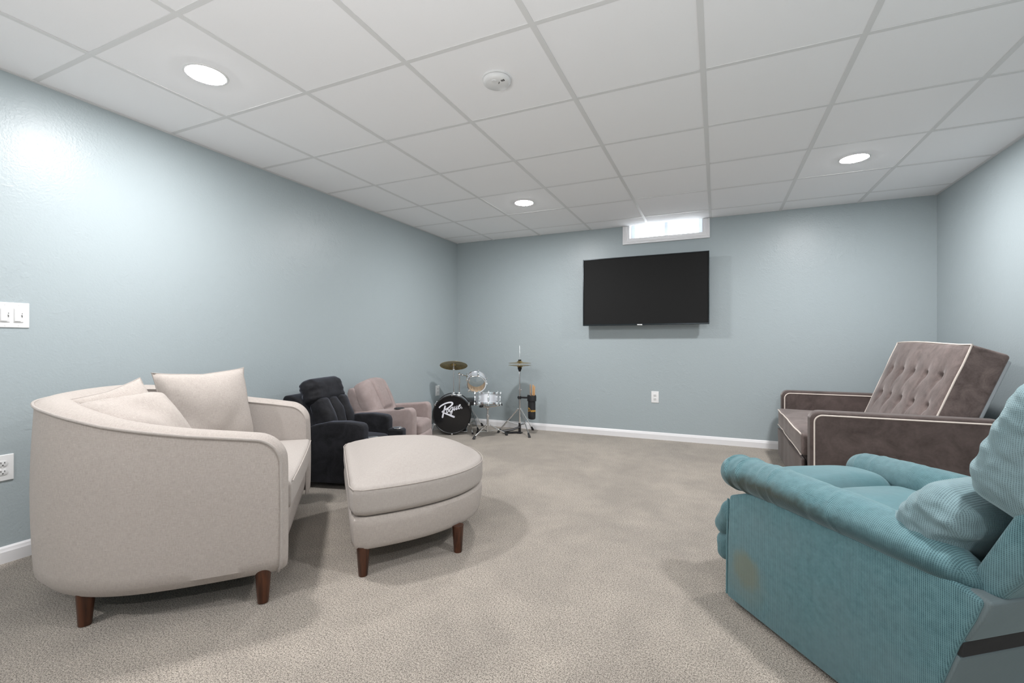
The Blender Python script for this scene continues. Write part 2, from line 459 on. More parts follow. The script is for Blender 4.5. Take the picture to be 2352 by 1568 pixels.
g = Geo(); g.box((-W2 / 2, 0.152, hz / 2), (W2 - 0.05, 0.004, hz - 0.05)); g.box((W2 / 2, 0.145, hz / 2), (W2 - 0.05, 0.004, hz - 0.05))
struct(g.build('pane', m_glass('window_glass'), win, smooth=False))

# ------------------------------------------------------------------ things on walls and ceiling
LENS = m_emit('lit_diffuser', (1.0, 0.995, 1.0), LAMP_STRENGTH)
def downlight(x, y, label):
    t = thing('recessed_light', label, 'ceiling light', (x, y, RH + 0.003), group='round recessed lights in the ceiling tiles')
    Geo().lathe([(0.080, -0.001), (0.081, -0.004), (0.086, -0.0045), (0.092, -0.003), (0.094, 0.0)], 48).build('trim_ring', PLATE, t)
    Geo().lathe([(0.0001, -0.0075), (0.04, -0.0072), (0.065, -0.0062), (0.075, -0.0048), (0.0795, -0.0030), (0.0802, -0.001)], 48).build('diffuser', LENS, t, fix=True)
    return t
L0 = downlight(0.815, -0.305, 'lit round recessed light nearest the left wall switches, first tile row')
downlight(1.424, 2.134, 'lit round recessed light above the drum kit, left of the window')
downlight(3.863, 2.134, 'lit round recessed light on the right, above the brown sleeper loveseat')
for x, y in ((3.863, -0.305), (0.815, -2.743), (3.863, -2.743)):
    downlight(x, y, 'lit round recessed light in the ceiling behind or beside the camera')

t = thing('smoke_detector', 'white round smoke detector on a ceiling tile near the middle', 'smoke detector', (2.051, 0.277, RH + 0.003))
DET = simple('detector_plastic', (0.74, 0.74, 0.74), 0.4)
Geo().lathe([(0.0, 0.0), (0.068, 0.0), (0.069, -0.006), (0.066, -0.009), (0.0, -0.009)], 48).build('base', DET, t)
Geo().lathe([(0.060, -0.009), (0.066, -0.012), (0.066, -0.020), (0.062, -0.028), (0.052, -0.034), (0.0001, -0.036)], 48).build('body', DET, t)
g = Geo()
for i in range(3): g.box((0.036 + i * 0.006, -0.024, -0.0345), (0.003, 0.012, 0.003))
g.build('vent_slots', DARK, t, smooth=False)
Geo().lathe([(0.012, -0.034), (0.012, -0.038), (0.0001, -0.038)], 20, (0.004, -0.036, 0)).build('test_button', DET, t)
Geo().box((0.018, -0.014, -0.0355), (0.003, 0.014, 0.002), 0.6).build('slot', DARK, t, smooth=False)

def plate(g, w, h, d=0.006):
    g.rbox((0, -d / 2 + 0.001, 0), (w / 2, d / 2, h / 2), 0.0028, m=2, k=3)
def outlet(loc, rz, label):
    t = thing('wall_outlet', label, 'outlet', loc, rz, 'duplex outlets on the walls')
    g = Geo(); plate(g, 0.076, 0.120); g.build('cover_plate', PLATE, t)
    for z in (-0.0195, 0.0195):
        g = Geo(); pr = []
        for k in range(24):
            a = 2 * PI * k / 24; pr.append((0.0172 * math.cos(a) , max(-0.0135, min(0.0135, 0.0172 * math.sin(a))) + z))
        g.prism(pr, -0.0072, -0.004); r = g.build('receptacle', PLATE2, t, bevel=0.0006, seg=2)
        g = Geo(); g.box((-0.0062, -0.0073, z + 0.004), (0.0024, 0.001, 0.0085)); g.box((0.0062, -0.0073, z + 0.004), (0.0024, 0.001, 0.0070)); g.cyl((0, -0.0078, z - 0.0065), (0, -0.0068, z - 0.0065), 0.0026, 12)
        g.build('slot', DARK, r, smooth=False)
    Geo().lathe([(0.0035, 0), (0.0035, 0.0012), (0.0001, 0.0018)], 16, (0, -0.005, 0), Matrix.Rotation(PI / 2, 3, 'X')).build('screw', PLATE, t)
    return t
outlet((2.412, RY, 0.445), 0, 'white duplex outlet on the back wall below the television')
outlet((0.0, 2.906, 0.454), PI / 2, 'white duplex outlet on the left wall behind the bass drum and cymbal')
outlet((0.0, -0.716, 0.439), PI / 2, 'white duplex outlet on the left wall behind the beige loveseat')
# double rocker dimmer plate
t = thing('light_switch', 'white two-gang dimmer switch plate on the left wall, cut by the photo edge', 'light switch', (0.0, -0.685, 1.145), PI / 2)
g = Geo(); plate(g, 0.120, 0.117); g.build('cover_plate', PLATE, t)
for x in (-0.023, 0.023):
    g = Geo(); g.rbox((x - 0.001, -0.0062, 0), (0.0165, 0.0018, 0.033), 0.001, m=1, k=2); f = g.build('switch_frame', PLATE2, t)
    g = Geo(); g.rbox((x - 0.005, -0.0088, 0.001), (0.0105, 0.0028, 0.0295), 0.0012, m=1, k=2, rot=None); g.build('rocker', PLATE, f)
    g = Geo(); g.box((x + 0.0105, -0.0083, 0.0), (0.0016, 0.001, 0.022)); g.build('slider_slot', DARK, f, smooth=False)
    g = Geo(); g.box((x + 0.0105, -0.0105, 0.002), (0.005, 0.006, 0.004)); g.build('slider', PLATE2, f, smooth=False)
for x in (-0.023, 0.023):
    for z in (-0.048, 0.048): Geo().lathe([(0.0032, 0), (0.0032, 0.0010), (0.0001, 0.0016)], 14, (x, -0.005, z), Matrix.Rotation(PI / 2, 3, 'X')).build('screw', PLATE2, t)

# television
TVX0, TVX1, TVZ0, TVZ1, TVY = 1.672, 2.940, 1.201, 1.920, 3.225
tcx, tcz = (TVX0 + TVX1) / 2, (TVZ0 + TVZ1) / 2; tw, th = (TVX1 - TVX0) / 2, (TVZ1 - TVZ0) / 2
t = thing('television', 'large black flat-screen television mounted on the back wall below the window', 'television', (tcx, TVY, tcz))
g = Geo(); g.box((0, 0.012, 0), (2 * tw - 0.004, 0.022, 2 * th - 0.004)); g.build('back_shell', simple('tv_shell', (0.012, 0.012, 0.013), 0.45), t, bevel=0.002)
Geo().rbox((0, 0.040, -0.08), (tw * 0.62, 0.028, th * 0.62), 0.012, m=2, k=3).build('rear_housing', BLACKP, t)
g = Geo(); b = 0.009
for x in (-tw + b / 2, tw - b / 2): g.box((x, -0.002, 0), (b, 0.014, 2 * th))
g.box((0, -0.002, th - b / 2), (2 * tw - 2 * b, 0.014, b)); g.box((0, -0.002, -th + 0.007), (2 * tw - 2 * b, 0.014, 0.014))
g.build('bezel', simple('tv_bezel', (0.035, 0.042, 0.046), 0.18, 0.7), t, smooth=False, bevel=0.001, seg=1)
SCR = Mat('tv_screen', 0.75, (0.0195, 0.0195, 0.0195)); SCR.b.inputs['Specular IOR Level'].default_value = 0.05
Geo().box((0, 0.001, 0.002), (2 * tw - 2 * b, 0.006, 2 * th - 2 * b - 0.004)).build('screen', SCR.m, t, smooth=False)
Geo().rbox((-0.03, -0.008, -th + 0.004), (0.026, 0.003, 0.006), 0.002, m=1, k=2).build('badge', CHROME2, t)
g = Geo(); g.box((0, 0.105, 0.0), (0.42, 0.006, 0.30)); g.box((-0.15, 0.085, 0.0), (0.03, 0.04, 0.38)); g.box((0.15, 0.085, 0.0), (0.03, 0.04, 0.38)); g.box((0, 0.12, 0.0), (0.30, 0.03, 0.2))
g.build('wall_bracket', BLACKP, t, smooth=False)
# ------------------------------------------------------------------ beige barrel loveseat and ottoman
def tapered_leg(g, x, y, z0, z1, r0=0.019, r1=0.028, lean=(0, 0)):
    g.tube([(x + lean[0], y + lean[1], z0), (x + lean[0] * .9, y + lean[1] * .9, z0 + 0.004), (x, y, z1)], [r0 * .93, r0, r1], 24)
def barrel_plan(n=72, inset=0.0, bf=0.085, A0=0.555, A1=0.59, bs=-0.30, Dp=0.552, e=2.3):
    """outer plan from near front corner (y<0) round the back to the far front; returns list of (x, y)"""
    out = []
    m1 = 26
    for i in range(m1): t = (i / m1) ** 2; out.append((bf + (bs - bf) * t, -(A0 + (A1 - A0) * math.sin(t * PI / 2)) + inset))
    for i in range(n + 1):
        th = PI * i / n; c, s = math.cos(th), math.sin(th)
        y = -(A1 - inset) * math.copysign(abs(c) ** (2 / e), c); x = bs - (Dp - inset) * abs(s) ** (2 / e)
        out.append((x, y))
    for i in range(m1 - 1, -1, -1): t = (i / m1) ** 2; out.append((bf + (bs - bf) * t, (A0 + (A1 - A0) * math.sin(t * PI / 2)) - inset))
    return out
def rim_h(x):
    # height of the top rim against distance from the front
    K = [(0.085, 0.630), (-0.08, 0.656), (-0.22, 0.676), (-0.35, 0.699), (-0.47, 0.722), (-0.56, 0.744), (-0.68, 0.770), (-0.80, 0.786), (-1.0, 0.790)]
    for (a, ha), (b, hb) in zip(K, K[1:]):
        if x >= b: return ha + (hb - ha) * (a - x) / (a - b)
    return K[-1][1]
sofa = thing('loveseat', 'beige woven barrel loveseat with curved back and walnut legs by the left wall', 'loveseat', (1.0095, -0.0715, 0), math.atan2(0.68, 0.733))
Z0 = 0.115; RC = 0.085
out = barrel_plan(); inn = barrel_plan(inset=0.115)
n = len(out)
def arc_len(p):
    L = [0.0]
    for a, b in zip(p, p[1:]): L.append(L[-1] + math.hypot(a[0] - b[0], a[1] - b[1]))
    return L
AL = arc_len(out); TL = AL[-1]
def top_at(i, dz=0.0):
    h = rim_h(out[i][0]) + dz; d = min(AL[i], TL - AL[i])
    if d < RC: h -= RC - math.sqrt(max(0, RC * RC - (RC - d) ** 2))
    return h
NZ = 16
rows = []
for i in range(n):
    x, y = out[i]; nx, ny = x + 0.15, y; l = math.hypot(nx, ny); nx, ny = nx / l, ny / l
    h = top_at(i); col = []
    for k in range(NZ + 1):
        t = k / NZ; z = Z0 + (h - Z0) * t
        ins = 0.030 * max(0, 1 - (z - Z0) / 0.045) ** 2       # softly rounded under-edge
        bul = 0.012 * math.sin(PI * min(1, t))
        col.append(V((x - nx * (ins - bul), y - ny * (ins - bul), z)))
    rows.append(col)
g = Geo(); g.grid(rows)
outer_edge = [rows[0][k] for k in range(NZ)] + [rows[i][NZ] for i in range(n)] + [rows[-1][k] for k in range(NZ - 1, -1, -1)]
irows = []
for i in range(n):
    x, y = inn[i]; h = top_at(i) - 0.004
    irows.append([V((x, y, Z0 + 0.06 + (h - Z0 - 0.06) * k / NZ)) for k in range(NZ + 1)])
inner_edge = [irows[0][k] for k in range(NZ)] + [irows[i][NZ] for i in range(n)] + [irows[-1][k] for k in range(NZ - 1, -1, -1)]
for j in range(NZ): inner_edge[j].z = outer_edge[j].z; inner_edge[-1 - j].z = outer_edge[-1 - j].z
g.build('outer_panel', BEIGE, sofa)
g = Geo(); g.grid(irows); g.build('inner_panel', BEIGE2, sofa)
# domed border band that runs up the arm fronts and along the top
band = []
M = len(outer_edge)
for j in range(M):
    a, b = outer_edge[j], inner_edge[j]
    fr = 1.0 if (j < NZ or j >= M - NZ) else 0.0
    dome = V((1, 0, 0)) if fr else V((0, 0, 1))
    if not fr:
        i = j - NZ; d = min(AL[i], TL - AL[i])
        if d < RC: q = 1 - d / RC; dome = V((q, 0, 1 - q * 0.6)).normalized()
    row = []
    for k in range(9):
        t = k / 8; row.append(a.lerp(b, t) + dome * 0.020 * math.sin(PI * t) ** 0.7)
    band.append(row)
Geo().grid(band).build('border_band', BEIGE, sofa)
Geo().tube([p + (p - V((-0.15, 0, p.z))).normalized() * 0.004 for p in outer_edge], 0.0055, 8).build('piping', BEIGE2, sofa)
Geo().tube([p.copy() for p in inner_edge], 0.0035, 8).build('piping', BEIGE2, sofa)
# base: front rail with a rounded lower edge and under-panel
g = Geo()
prof = [(0.03, Z0 + 0.0), (0.055, Z0 + 0.008), (0.075, Z0 + 0.03), (0.083, Z0 + 0.08), (0.083, 0.33), (-0.2, 0.33), (-0.2, Z0)]
g.prism(prof, -0.50, 0.50); g.build('front_rail', BEIGE, sofa, sharp=50)
pl = barrel_plan(40, inset=0.045, bf=0.03); g = Geo(); g.prism([(x, y) for x, y in pl], Z0 - 0.002, Z0 + 0.02, 'z'); g.build('underside', simple('black_dust_cover', (0.02, 0.02, 0.02), 0.9), sofa)
# seat cushion, D-shaped with a crowned top
cp = barrel_plan(40, inset=0.122, bf=0.11, A0=0.565)
cxm = -0.25
def cushion_d(plan, z0, z1, crown, rnd, soft=0.0):
    g = Geo(); rows = []; N = len(plan); cx = sum(p[0] for p in plan) / N; cy = sum(p[1] for p in plan) / N
    steps = [(0.0, z0, 0.90), (0.0, z0, 0.985)]
    prof = []
    for k in range(7):
        a = -PI / 2 + PI / 2 * k / 6; prof.append((rnd * (1 - math.cos(a)), z0 + rnd * (1 + math.sin(a))))
    for k in range(1, 3): prof.append((0.0, z0 + rnd + (z1 - z0 - 2 * rnd) * k / 3))
    for k in range(7):
        a = PI / 2 * k / 6; prof.append((rnd * (1 - math.cos(a)), z1 - rnd + rnd * math.sin(a)))
    ring = []
    for ins, z in prof:
        row = []
        for x, y in plan:
            dx, dy = x - cx, y - cy; l = math.hypot(dx, dy); q = (l - ins) / l
            row.append(V((cx + dx * q, cy + dy * q, z)))
        ring.append(row)
    last = prof[-1][0]
    for k in range(1, 13):
        t = k / 12; row = []
        for x, y in plan:
            dx, dy = x - cx, y - cy; l = math.hypot(dx, dy); q = (l - last) / l * (1 - t)
            z = z1 + crown * (1 - (1 - t) ** 2.2) + soft * nz((x * q, y * q, 0), 6)
            row.append(V((cx + dx * q, cy + dy * q, z)))
        ring.append(row)
    low = [ [V((cx + (p.x - cx) * t, cy + (p.y - cy) * t, z0)) for p in ring[0]] for t in (0.02, 0.5) ]
    g.grid(low + ring, cv=True); return g
sc = cushion_d(cp + [(0.118, 0.3), (0.122, 0.0), (0.118, -0.3)], 0.325, 0.445, 0.02, 0.03, 0.004).build('seat_cushion', BEIGE2, sofa)
Geo().tube([(0.113 + 0.006 * (1 - (y / .44) ** 2), y, 0.436) for y in [(-0.42 + 0.84 * i / 30) for i in range(31)]], 0.003, 6).build('seam', BEIGE, sc)
for (x, y) in ((0.02, -0.545), (-0.01, 0.535), (-0.56, -0.50), (-0.56, 0.50)):
    g = Geo(); tapered_leg(g, x, y * 0.96, 0.0, Z0 + 0.02, 0.020, 0.030, (0.0, 0.006 * (1 if y > 0 else -1))); g.build('leg', WALNUT, sofa)

# loose cushions on the loveseat
def pillow(label, W, H, T, M, seed, crease=0.0):
    """square knife-edge pillow in its own frame: x width, z height, y thickness"""
    t = thing('throw_pillow', label, 'pillow', M.to_translation(), group='beige throw pillows on the loveseat', rot=M.to_3x3())
    N = 26; top = []; bot = []
    for i in range(N + 1):
        r1 = []; r2 = []
        for j in range(N + 1):
            u, v = -1 + 2 * i / N, -1 + 2 * j / N
            pin = 1 - 0.085 * ((1 - abs(u)) * abs(v) ** 3 * 1.0) ; pin2 = 1 - 0.085 * ((1 - abs(v)) * abs(u) ** 3)
            x = u * W / 2 * pin2 * (1 + 0.03 * abs(v) ** 6); z = v * H / 2 * pin * (1 + 0.03 * abs(u) ** 6)
            th = T / 2 * (max(0, 1 - abs(u) ** 2.6) * max(0, 1 - abs(v) ** 2.6)) ** 0.48
            wr = 0.007 * nz((x, z, seed), 10) + 0.016 * nz((x, z, seed), 4.5)
            edge = min(1, 4 * min(1 - abs(u), 1 - abs(v)))
            dent = -crease * math.exp(-((x * 0.8 + z * 0.6 - 0.02) / 0.05) ** 2) * edge
            wr += 0.012 * math.exp(-((1 - max(abs(u), abs(v))) / 0.16) ** 2) * nz((x * 2.2, z * 2.2, seed + 2), 14)
            zz = 0.018 * nz((x, z, seed + 5), 3) 
            r1.append(V((x, -th - (wr + dent) * edge + zz, z))); r2.append(V((x, th + (wr + dent) * edge + zz, z)))
        top.append(r1); bot.append(r2)
    g = Geo(); g.grid(top); g.build('front_panel', BEIGE, t, sharp=60)
    g = Geo(); g.grid([r[::-1] for r in bot]); g.build('back_panel', BEIGE2, t, sharp=60)
    edge = [top[i][0] for i in range(N)] + [top[N][j] for j in range(N)] + [top[i][N] for i in range(N, 0, -1)] + [top[0][j] for j in range(N, 0, -1)]
    Geo().tube(edge, 0.0028, 6, closed=True).build('seam', BEIGE2, t)
    return t
def frame(loc, xd, zd):
    xd = V(xd).normalized(); zd = V(zd); yd = zd.cross(xd).normalized(); zd = xd.cross(yd).normalized()
    return Matrix.Translation(loc) @ Matrix((xd, yd, zd)).transposed().to_4x4()
pillow('beige throw pillow standing upright against the loveseat back, the rightmost and largest looking', 0.46, 0.43, 0.17, frame((0.603, -0.160, 0.658), (0.0, 1, 0.01), (-0.20, 0, 0.98)), 3)
pillow('beige throw pillow lying tilted in front, its zipped side towards the seat', 0.33, 0.31, 0.19, frame((0.893, -0.628, 0.682), (-0.02, 1, 0.03), (-0.62, -0.22, 0.50)), 11, 0.02)
pillow('beige throw pillow tucked behind the tilted one, its pointed corner above the loveseat back', 0.27, 0.34, 0.14, frame((0.7425, -0.586, 0.674), (-0.07, 0.96, 0.25), (-0.40, -0.25, 0.85)), 23)

ott = thing('ottoman', 'beige half-round ottoman with loose cushion top and walnut legs beside the loveseat', 'ottoman', (1.588, -0.192, 0), math.atan2(-0.714, 0.70) + PI / 2 + 0.02)
# local: x = away from the loveseat (round side), y = along the flat side
def dplan(n, Lh, D, e=2.3, inset=0.0, r=0.04):
    out = []
    for i in range(n + 1):
        th = PI * i / n; c, s = math.cos(th), math.sin(th)
        out.append(((D - inset) * abs(s) ** (2 / e) , Lh - (Lh - inset) * math.copysign(abs(c) ** (2 / e), c)))
    # straighten the flat side
    m = 12
    for i in range(1, m): t = i / m; out.append((inset if False else 0.0 + 0.0, 2 * Lh - inset - (2 * Lh - 2 * inset) * t))
    # shift slightly and round the two corners by smoothing
    P = [list(p) for p in out]
    for _ in range(1):
        Q = [p[:] for p in P]
        for i in range(len(P)):
            a, b, c = Q[i - 1], Q[i], Q[(i + 1) % len(P)]
            P[i] = [b[0] * .5 + (a[0] + c[0]) * .25, b[1] * .5 + (a[1] + c[1]) * .25]
    return [(x + inset, y) for x, y in P]
LH, DD = 0.50, 0.72
bp_ = dplan(60, LH, DD)
rows = []
for z, ins in ((0.118, 0.05), (0.120, 0.024), (0.128, 0.016), (0.145, 0.011), (0.18, 0.005), (0.225, 0.0), (0.250, 0.002), (0.262, 0.012), (0.265, 0.04)):
    cx, cy = 0.28, LH; row = []
    for x, y in bp_:
        dx, dy = x - cx, y - cy; l = math.hypot(dx, dy); row.append(V((cx + dx * (l - ins) / l, cy + dy * (l - ins) / l, z)))
    rows.append(row)
g = Geo(); g.grid(rows, cv=True); g.f.append(tuple(range(len(bp_)))); e = len(g.v) - len(bp_); g.f.append(tuple(range(e, e + len(bp_))))
g.build('upholstered_base', BEIGE, ott)
cu = cushion_d([(x * 1.005 - 0.002, (y - LH) * 1.01 + LH) for x, y in bp_], 0.266, 0.396, 0.088, 0.034, 0.004).build('cushion', BEIGE2, ott)
sp = []
for x, y in bp_:
    cx, cy = 0.28, LH; dx, dy = x - cx, y - cy; l = math.hypot(dx, dy); q = (l - 0.0015) / l * 1.008
    sp.append(V((cx + dx * q, cy + dy * q, 0.384)))
Geo().tube(sp, 0.0022, 6, closed=True).build('seam', BEIGE, cu)
for (x, y) in ((0.055, 0.045), (0.50, 0.115), (0.055, 2 * LH - 0.045), (0.50, 2 * LH - 0.115)):
    g = Geo(); tapered_leg(g, x, y, 0.0, 0.13, 0.020, 0.028); g.build('leg', WALNUT, ott)
# ------------------------------------------------------------------ the two child-size recliners by the left wall
def tilt(a): return Matrix.Rotation(a, 3, 'Y')
def puffy(h, crown=0.02, wr=0.0, seed=0.0, fr=8, ax=0):
    """crown the +ax face, add wrinkles"""
    o = [a for a in range(3) if a != ax]
    def f(p):
        u = max(-1, min(1, p[o[0]] / h[o[0]])); v = max(-1, min(1, p[o[1]] / h[o[1]]))
        q = V(p); e = (1 - u * u) * (1 - v * v)
        s = 1 if p[ax] > 0 else -0.4
        q[ax] += s * crown * e ** 0.7
        if wr: q[ax] += wr * nz(p, fr, seed); q[o[0]] += wr * 0.5 * nz(p, fr, seed + 9)
        return q
    return f
def kid_recliner(label, A, fwd, W, mat_, mats, black):
    rz = math.atan2(fwd[1], fwd[0])
    t = thing('child_recliner', label, 'recliner', (A[0], A[1], 0), rz)
    aw = 0.085
    # base box between the arms
    Geo().rbox((0.15, W / 2, 0.13), (0.27, W / 2 - 0.05, 0.075), 0.02, m=3, k=3).build('base', mat_, t)
    for side in (0, 1):
        y0 = side * (W - aw); 
        if black:
            prof = [(-0.13, 0.045), (0.435, 0.045), (0.435, 0.425), (0.425, 0.452), (0.40, 0.462), (0.30, 0.472), (0.17, 0.466), (0.05, 0.440), (-0.05, 0.392), (-0.13, 0.345)]
            arm = Geo().prism(prof, y0, y0 + aw).build('arm', mat_, t, bevel=0.014, seg=4, sharp=60)
            Geo().rbox((0.485, y0 + aw / 2, 0.205), (0.062, aw / 2 + 0.004, 0.155), 0.02, m=2, k=3).build('cup_holder_block', mat_, arm)
            Geo().lathe([(0.022, -0.02), (0.030, -0.018), (0.031, 0.003), (0.036, 0.005), (0.039, 0.002), (0.039, -0.002)], 28, (0.488, y0 + aw / 2, 0.361)).build('cup_holder', CHROME, arm)
        else:
            prof = [(-0.10, 0.05), (0.428, 0.05), (0.428, 0.39), (0.42, 0.425), (0.395, 0.442), (0.34, 0.436), (0.20, 0.426), (0.05, 0.415), (-0.06, 0.408), (-0.10, 0.36)]
            arm = Geo().prism(prof, y0, y0 + aw).build('arm', mat_, t, bevel=0.022, seg=5, sharp=60)
            if side == 0:
                Geo().lathe([(0.0001, 0.001), (0.026, 0.001), (0.028, 0.004), (0.036, 0.006), (0.040, 0.003), (0.040, 0.0)], 28, (0.30, y0 + aw / 2, 0.434)).build('cup_holder', BLACKP, arm)
            else:
                pass
    # seat and footrest
    hs = (0.19, W / 2 - aw - 0.004, 0.055)
    Geo().rbox((0.265, W / 2, 0.275 if black else 0.262), hs, 0.035, m=6, k=4, f=puffy(hs, 0.018, 0.006, 3, 8, 2)).build('seat_cushion', mats, t)
    hf = (0.03, W / 2 - aw - 0.006, 0.085)
    Geo().rbox((0.43, W / 2, 0.150), hf, 0.022, m=5, k=3, f=puffy(hf, 0.012, 0.003, 5, 8, 0)).build('footrest', mats, t)
    if black:
        # outer back shell with side wings
        Geo().prism([(-0.195, 0.612), (-0.180, 0.640), (-0.13, 0.642), (-0.050, 0.617), (0.015, 0.50), (0.055, 0.36), (0.06, 0.12), (-0.10, 0.10)], 0.012, W - 0.012).build('back_shell', mat_, t, bevel=0.014, seg=3, sharp=60)
        cb = Geo(); ta = -0.36
        cwid = (W - 2 * 0.055) / 3
        for i in range(3):
            h = (0.055, cwid / 2 + 0.002, 0.135)
            cb.rbox((0.068, 0.055 + cwid * (i + 0.5), 0.485), h, 0.034, m=6, k=4, f=puffy(h, 0.022, 0.012, i * 4.1, 11, 0), rot=tilt(ta))
        cb.build('back_cushion', mats, t, sharp=70)
        h = (0.078, W / 2 - 0.03, 0.100)
        def hr(p):
            e = abs(p[1] / h[1]) ** 6; q = V(p); q.x *= 1 - 0.25 * e; q.z *= 1 - 0.10 * e
            k = min(1, abs(p[1] / h[1]) ** 3 * 1.3)
            q.x += 0.016 * k * nz((p.x * 0.2, p.y * 0.5, p.z * 2.2), 22) + 0.006 * nz(p, 7); return q
        Geo().rbox((-0.020, W / 2, 0.655), h, 0.065, m=(3, 16, 8), k=5, f=hr, rot=tilt(-0.30)).build('headrest', mats, t, sharp=80)
    else:
        # curved back: outer shell, one broad padded face and a raised centre panel
        Geo().prism([(-0.115, 0.545), (-0.105, 0.585), (-0.06, 0.59), (0.02, 0.48), (0.09, 0.34), (0.10, 0.12), (-0.06, 0.12)], 0.010, W - 0.010).build('back_shell', mat_, t, bevel=0.018, seg=4, sharp=60)
        h = (0.055, W / 2 - 0.006, 0.160)
        def fb(p):
            q = V(p); v = p.z / h[2]; u = p.y / h[1]
            q.y *= 1 - 0.10 * max(0, v) ** 3 - 0.05 * max(0, -v)
            q.z += 0.022 * (1 - u * u) * max(0, v)
            if p.x > 0:
                # inset seam of the centre panel (U-shaped)
                du = abs(abs(u) - (0.46 - 0.06 * (1 - v) * 0.5)); low = abs(v + 0.62)
                s = 0.0
                if v > -0.62: s = math.exp(-(du / 0.05) ** 2)
                if abs(u) < 0.42: s = max(s, math.exp(-(low / 0.09) ** 2))
                q.x += 0.026 * (1 - u ** 4) * (1 - 0.4 * v * v) - 0.022 * s
            q.x -= 0.022 * abs(u) ** 3
            return q
        Geo().rbox((0.035, W / 2, 0.475), h, 0.045, m=(2, 36, 26), k=5, f=fb, rot=tilt(-0.42)).build('back_cushion', mats, t, sharp=80)
    for x in (-0.02, 0.38):
        for y in (0.045, W - 0.045):
            Geo().cyl((x, y, 0.0), (x, y, 0.06), 0.022, 16, 0.024).build('leg', BLACKP, t)
    return t
kid_recliner('black velvet child recliner with silver cup holders between loveseat and ottoman', (0.385, 0.655), (0.972, 0.235), 0.47, BLACKV, BLACKV, True)
kid_recliner('dusty pink child recliner with black cup holder beside the bass drum', (0.296, 1.290), (0.96, 0.28), 0.465, PINK, PINK, False).scale = (1.08, 1.08, 1.08)

# ------------------------------------------------------------------ brown sleeper loveseat on the right
fu = thing('sleeper_loveseat', 'brown velvet sleeper loveseat with cream piping and tufted back by the right wall', 'loveseat', (3.54, 1.70, 0), 0)
FW, FL, FH, FA = 1.50, 0.93, 0.587, 0.125          # width (y), arm length (x), arm height, arm thickness
def arm_prof(r=0.055, e=0.0):
    pr = [(0.012 + e, 0.03), (0.0 + e, 0.08), (0.0 + e, FH - e - r)]
    for k in range(1, 7): a = PI / 2 * k / 6; pr.append((e + r - r * math.cos(a), FH - e - r + r * math.sin(a)))
    pr += [(FL - 0.03, FH - e), (FL, FH - e - 0.03), (FL, 0.03)]
    return pr
for y0 in (0.0, FW - FA):
    arm = Geo().prism(arm_prof(), y0 + 0.004, y0 + FA - 0.004).build('arm', BROWN, fu, bevel=0.026, seg=6, sharp=60)
    for yy in (y0 + 0.004, y0 + FA - 0.004):
        pth = [V((x - 0.0, yy, z)) for x, z in arm_prof(0.045, 0.022)]
        Geo().tube(pth[1:-2], 0.0045, 8).build('piping', CREAM, arm)
# base, valance, seat cushion
Geo().rbox((0.40, FW / 2, 0.15), (0.38, FW / 2 - FA - 0.003, 0.11), 0.012, m=3, k=3).build('base', BROWN, fu)
def val(p):
    q = V(p); q.x += 0.006 * nz((p.x, p.y, 0), 5) + 0.004 * math.sin(p.y * 9) * (p.z > 0); q.z += (p.z > 0.05) * 0.012 * nz((0, p.y, 0), 4); return q
Geo().rbox((-0.020, FW / 2, 0.135), (0.010, FW / 2 - FA - 0.004, 0.118), 0.008, m=(1, 30, 4), k=2, f=val).build('front_panel', BROWN, fu)
hs = (0.33, FW / 2 - FA - 0.004, 0.072)
def seatf(p):
    q = V(p); u, v = p.x / hs[0], p.y / hs[1]
    if p.z > 0: q.z += 0.020 * (1 - u ** 4) * (1 - v ** 4) + 0.006 * nz(p, 5)
    q.x += 0.006 * nz((0, p.y, 0), 5) * (u < 0); return q
sc2 = Geo().rbox((0.300, FW / 2, 0.352), hs, 0.022, m=(12, 30, 3), k=3, f=seatf).build('seat_cushion', BROWN_L, fu, sharp=60)
for z, s in ((0.352 + 0.064, 1), (0.352 - 0.066, -1)):
    pts = []
    for i in range(41):
        y = -hs[1] + 0.012 + (2 * hs[1] - 0.024) * i / 40
        pts.append(V((0.300 - hs[0] - 0.001 + 0.006 * nz((0, y, 0), 5) , FW / 2 + y, z + (0.003 if s > 0 else -0.002) * math.sin(y * 9 + 1.0))))
    Geo().tube(pts, 0.0048, 8).build('piping', CREAM, sc2)
# tufted back cushion
bw = (FW - 2 * FA) / 2 - 0.008; bh = 0.325; bt = 0.075
tx, tz = 4.36 - 4.135, 1.005 - 0.40; ang = math.atan2(tx, tz)
bc = V((4.262 - 3.54 + 0.072, FW / 2, 0.682))
tufts = [(u, v) for v in (0.30, -0.33) for u in (-0.72, -0.37, -0.02, 0.33, 0.68)]
BT = (0.092, bw, bh)
def tuft(p):
    q = V(p); u, v = p.y / BT[1], p.z / BT[2]
    if p.x < 0:
        puff = 0.022 * (1 - u ** 6) * (1 - v ** 6)
        d = 0.0
        for (a, b) in tufts:
            r2 = ((u - a) * bw) ** 2 + ((v - b) * bh) ** 2
            d += 0.026 * math.exp(-r2 / 0.00035) + 0.010 * math.exp(-r2 / 0.004) + 0.006 * math.exp(-(((u - a) * bw + 0.25 * (v - b) * bh) / 0.016) ** 2) * math.exp(-((v - b + 0.10) * bh) ** 2 / 0.006)
        q.x -= puff - d - 0.005 * nz(p, 6)
    q.z += 0.010 * math.sin(u * 2.2 + 0.5) * (v > 0.9) + 0.004 * nz((0, p.y, 0), 6)
    return q
R_ = Matrix.Rotation(ang, 3, 'Y')
bk = Geo().rbox(bc, BT, 0.022, m=(3, 110, 60), k=3, f=tuft, rot=R_).build('back_cushion', BROWN_L, fu, sharp=70)
g = Geo()
pts = []
hw, hh = bw - 0.004, bh - 0.004
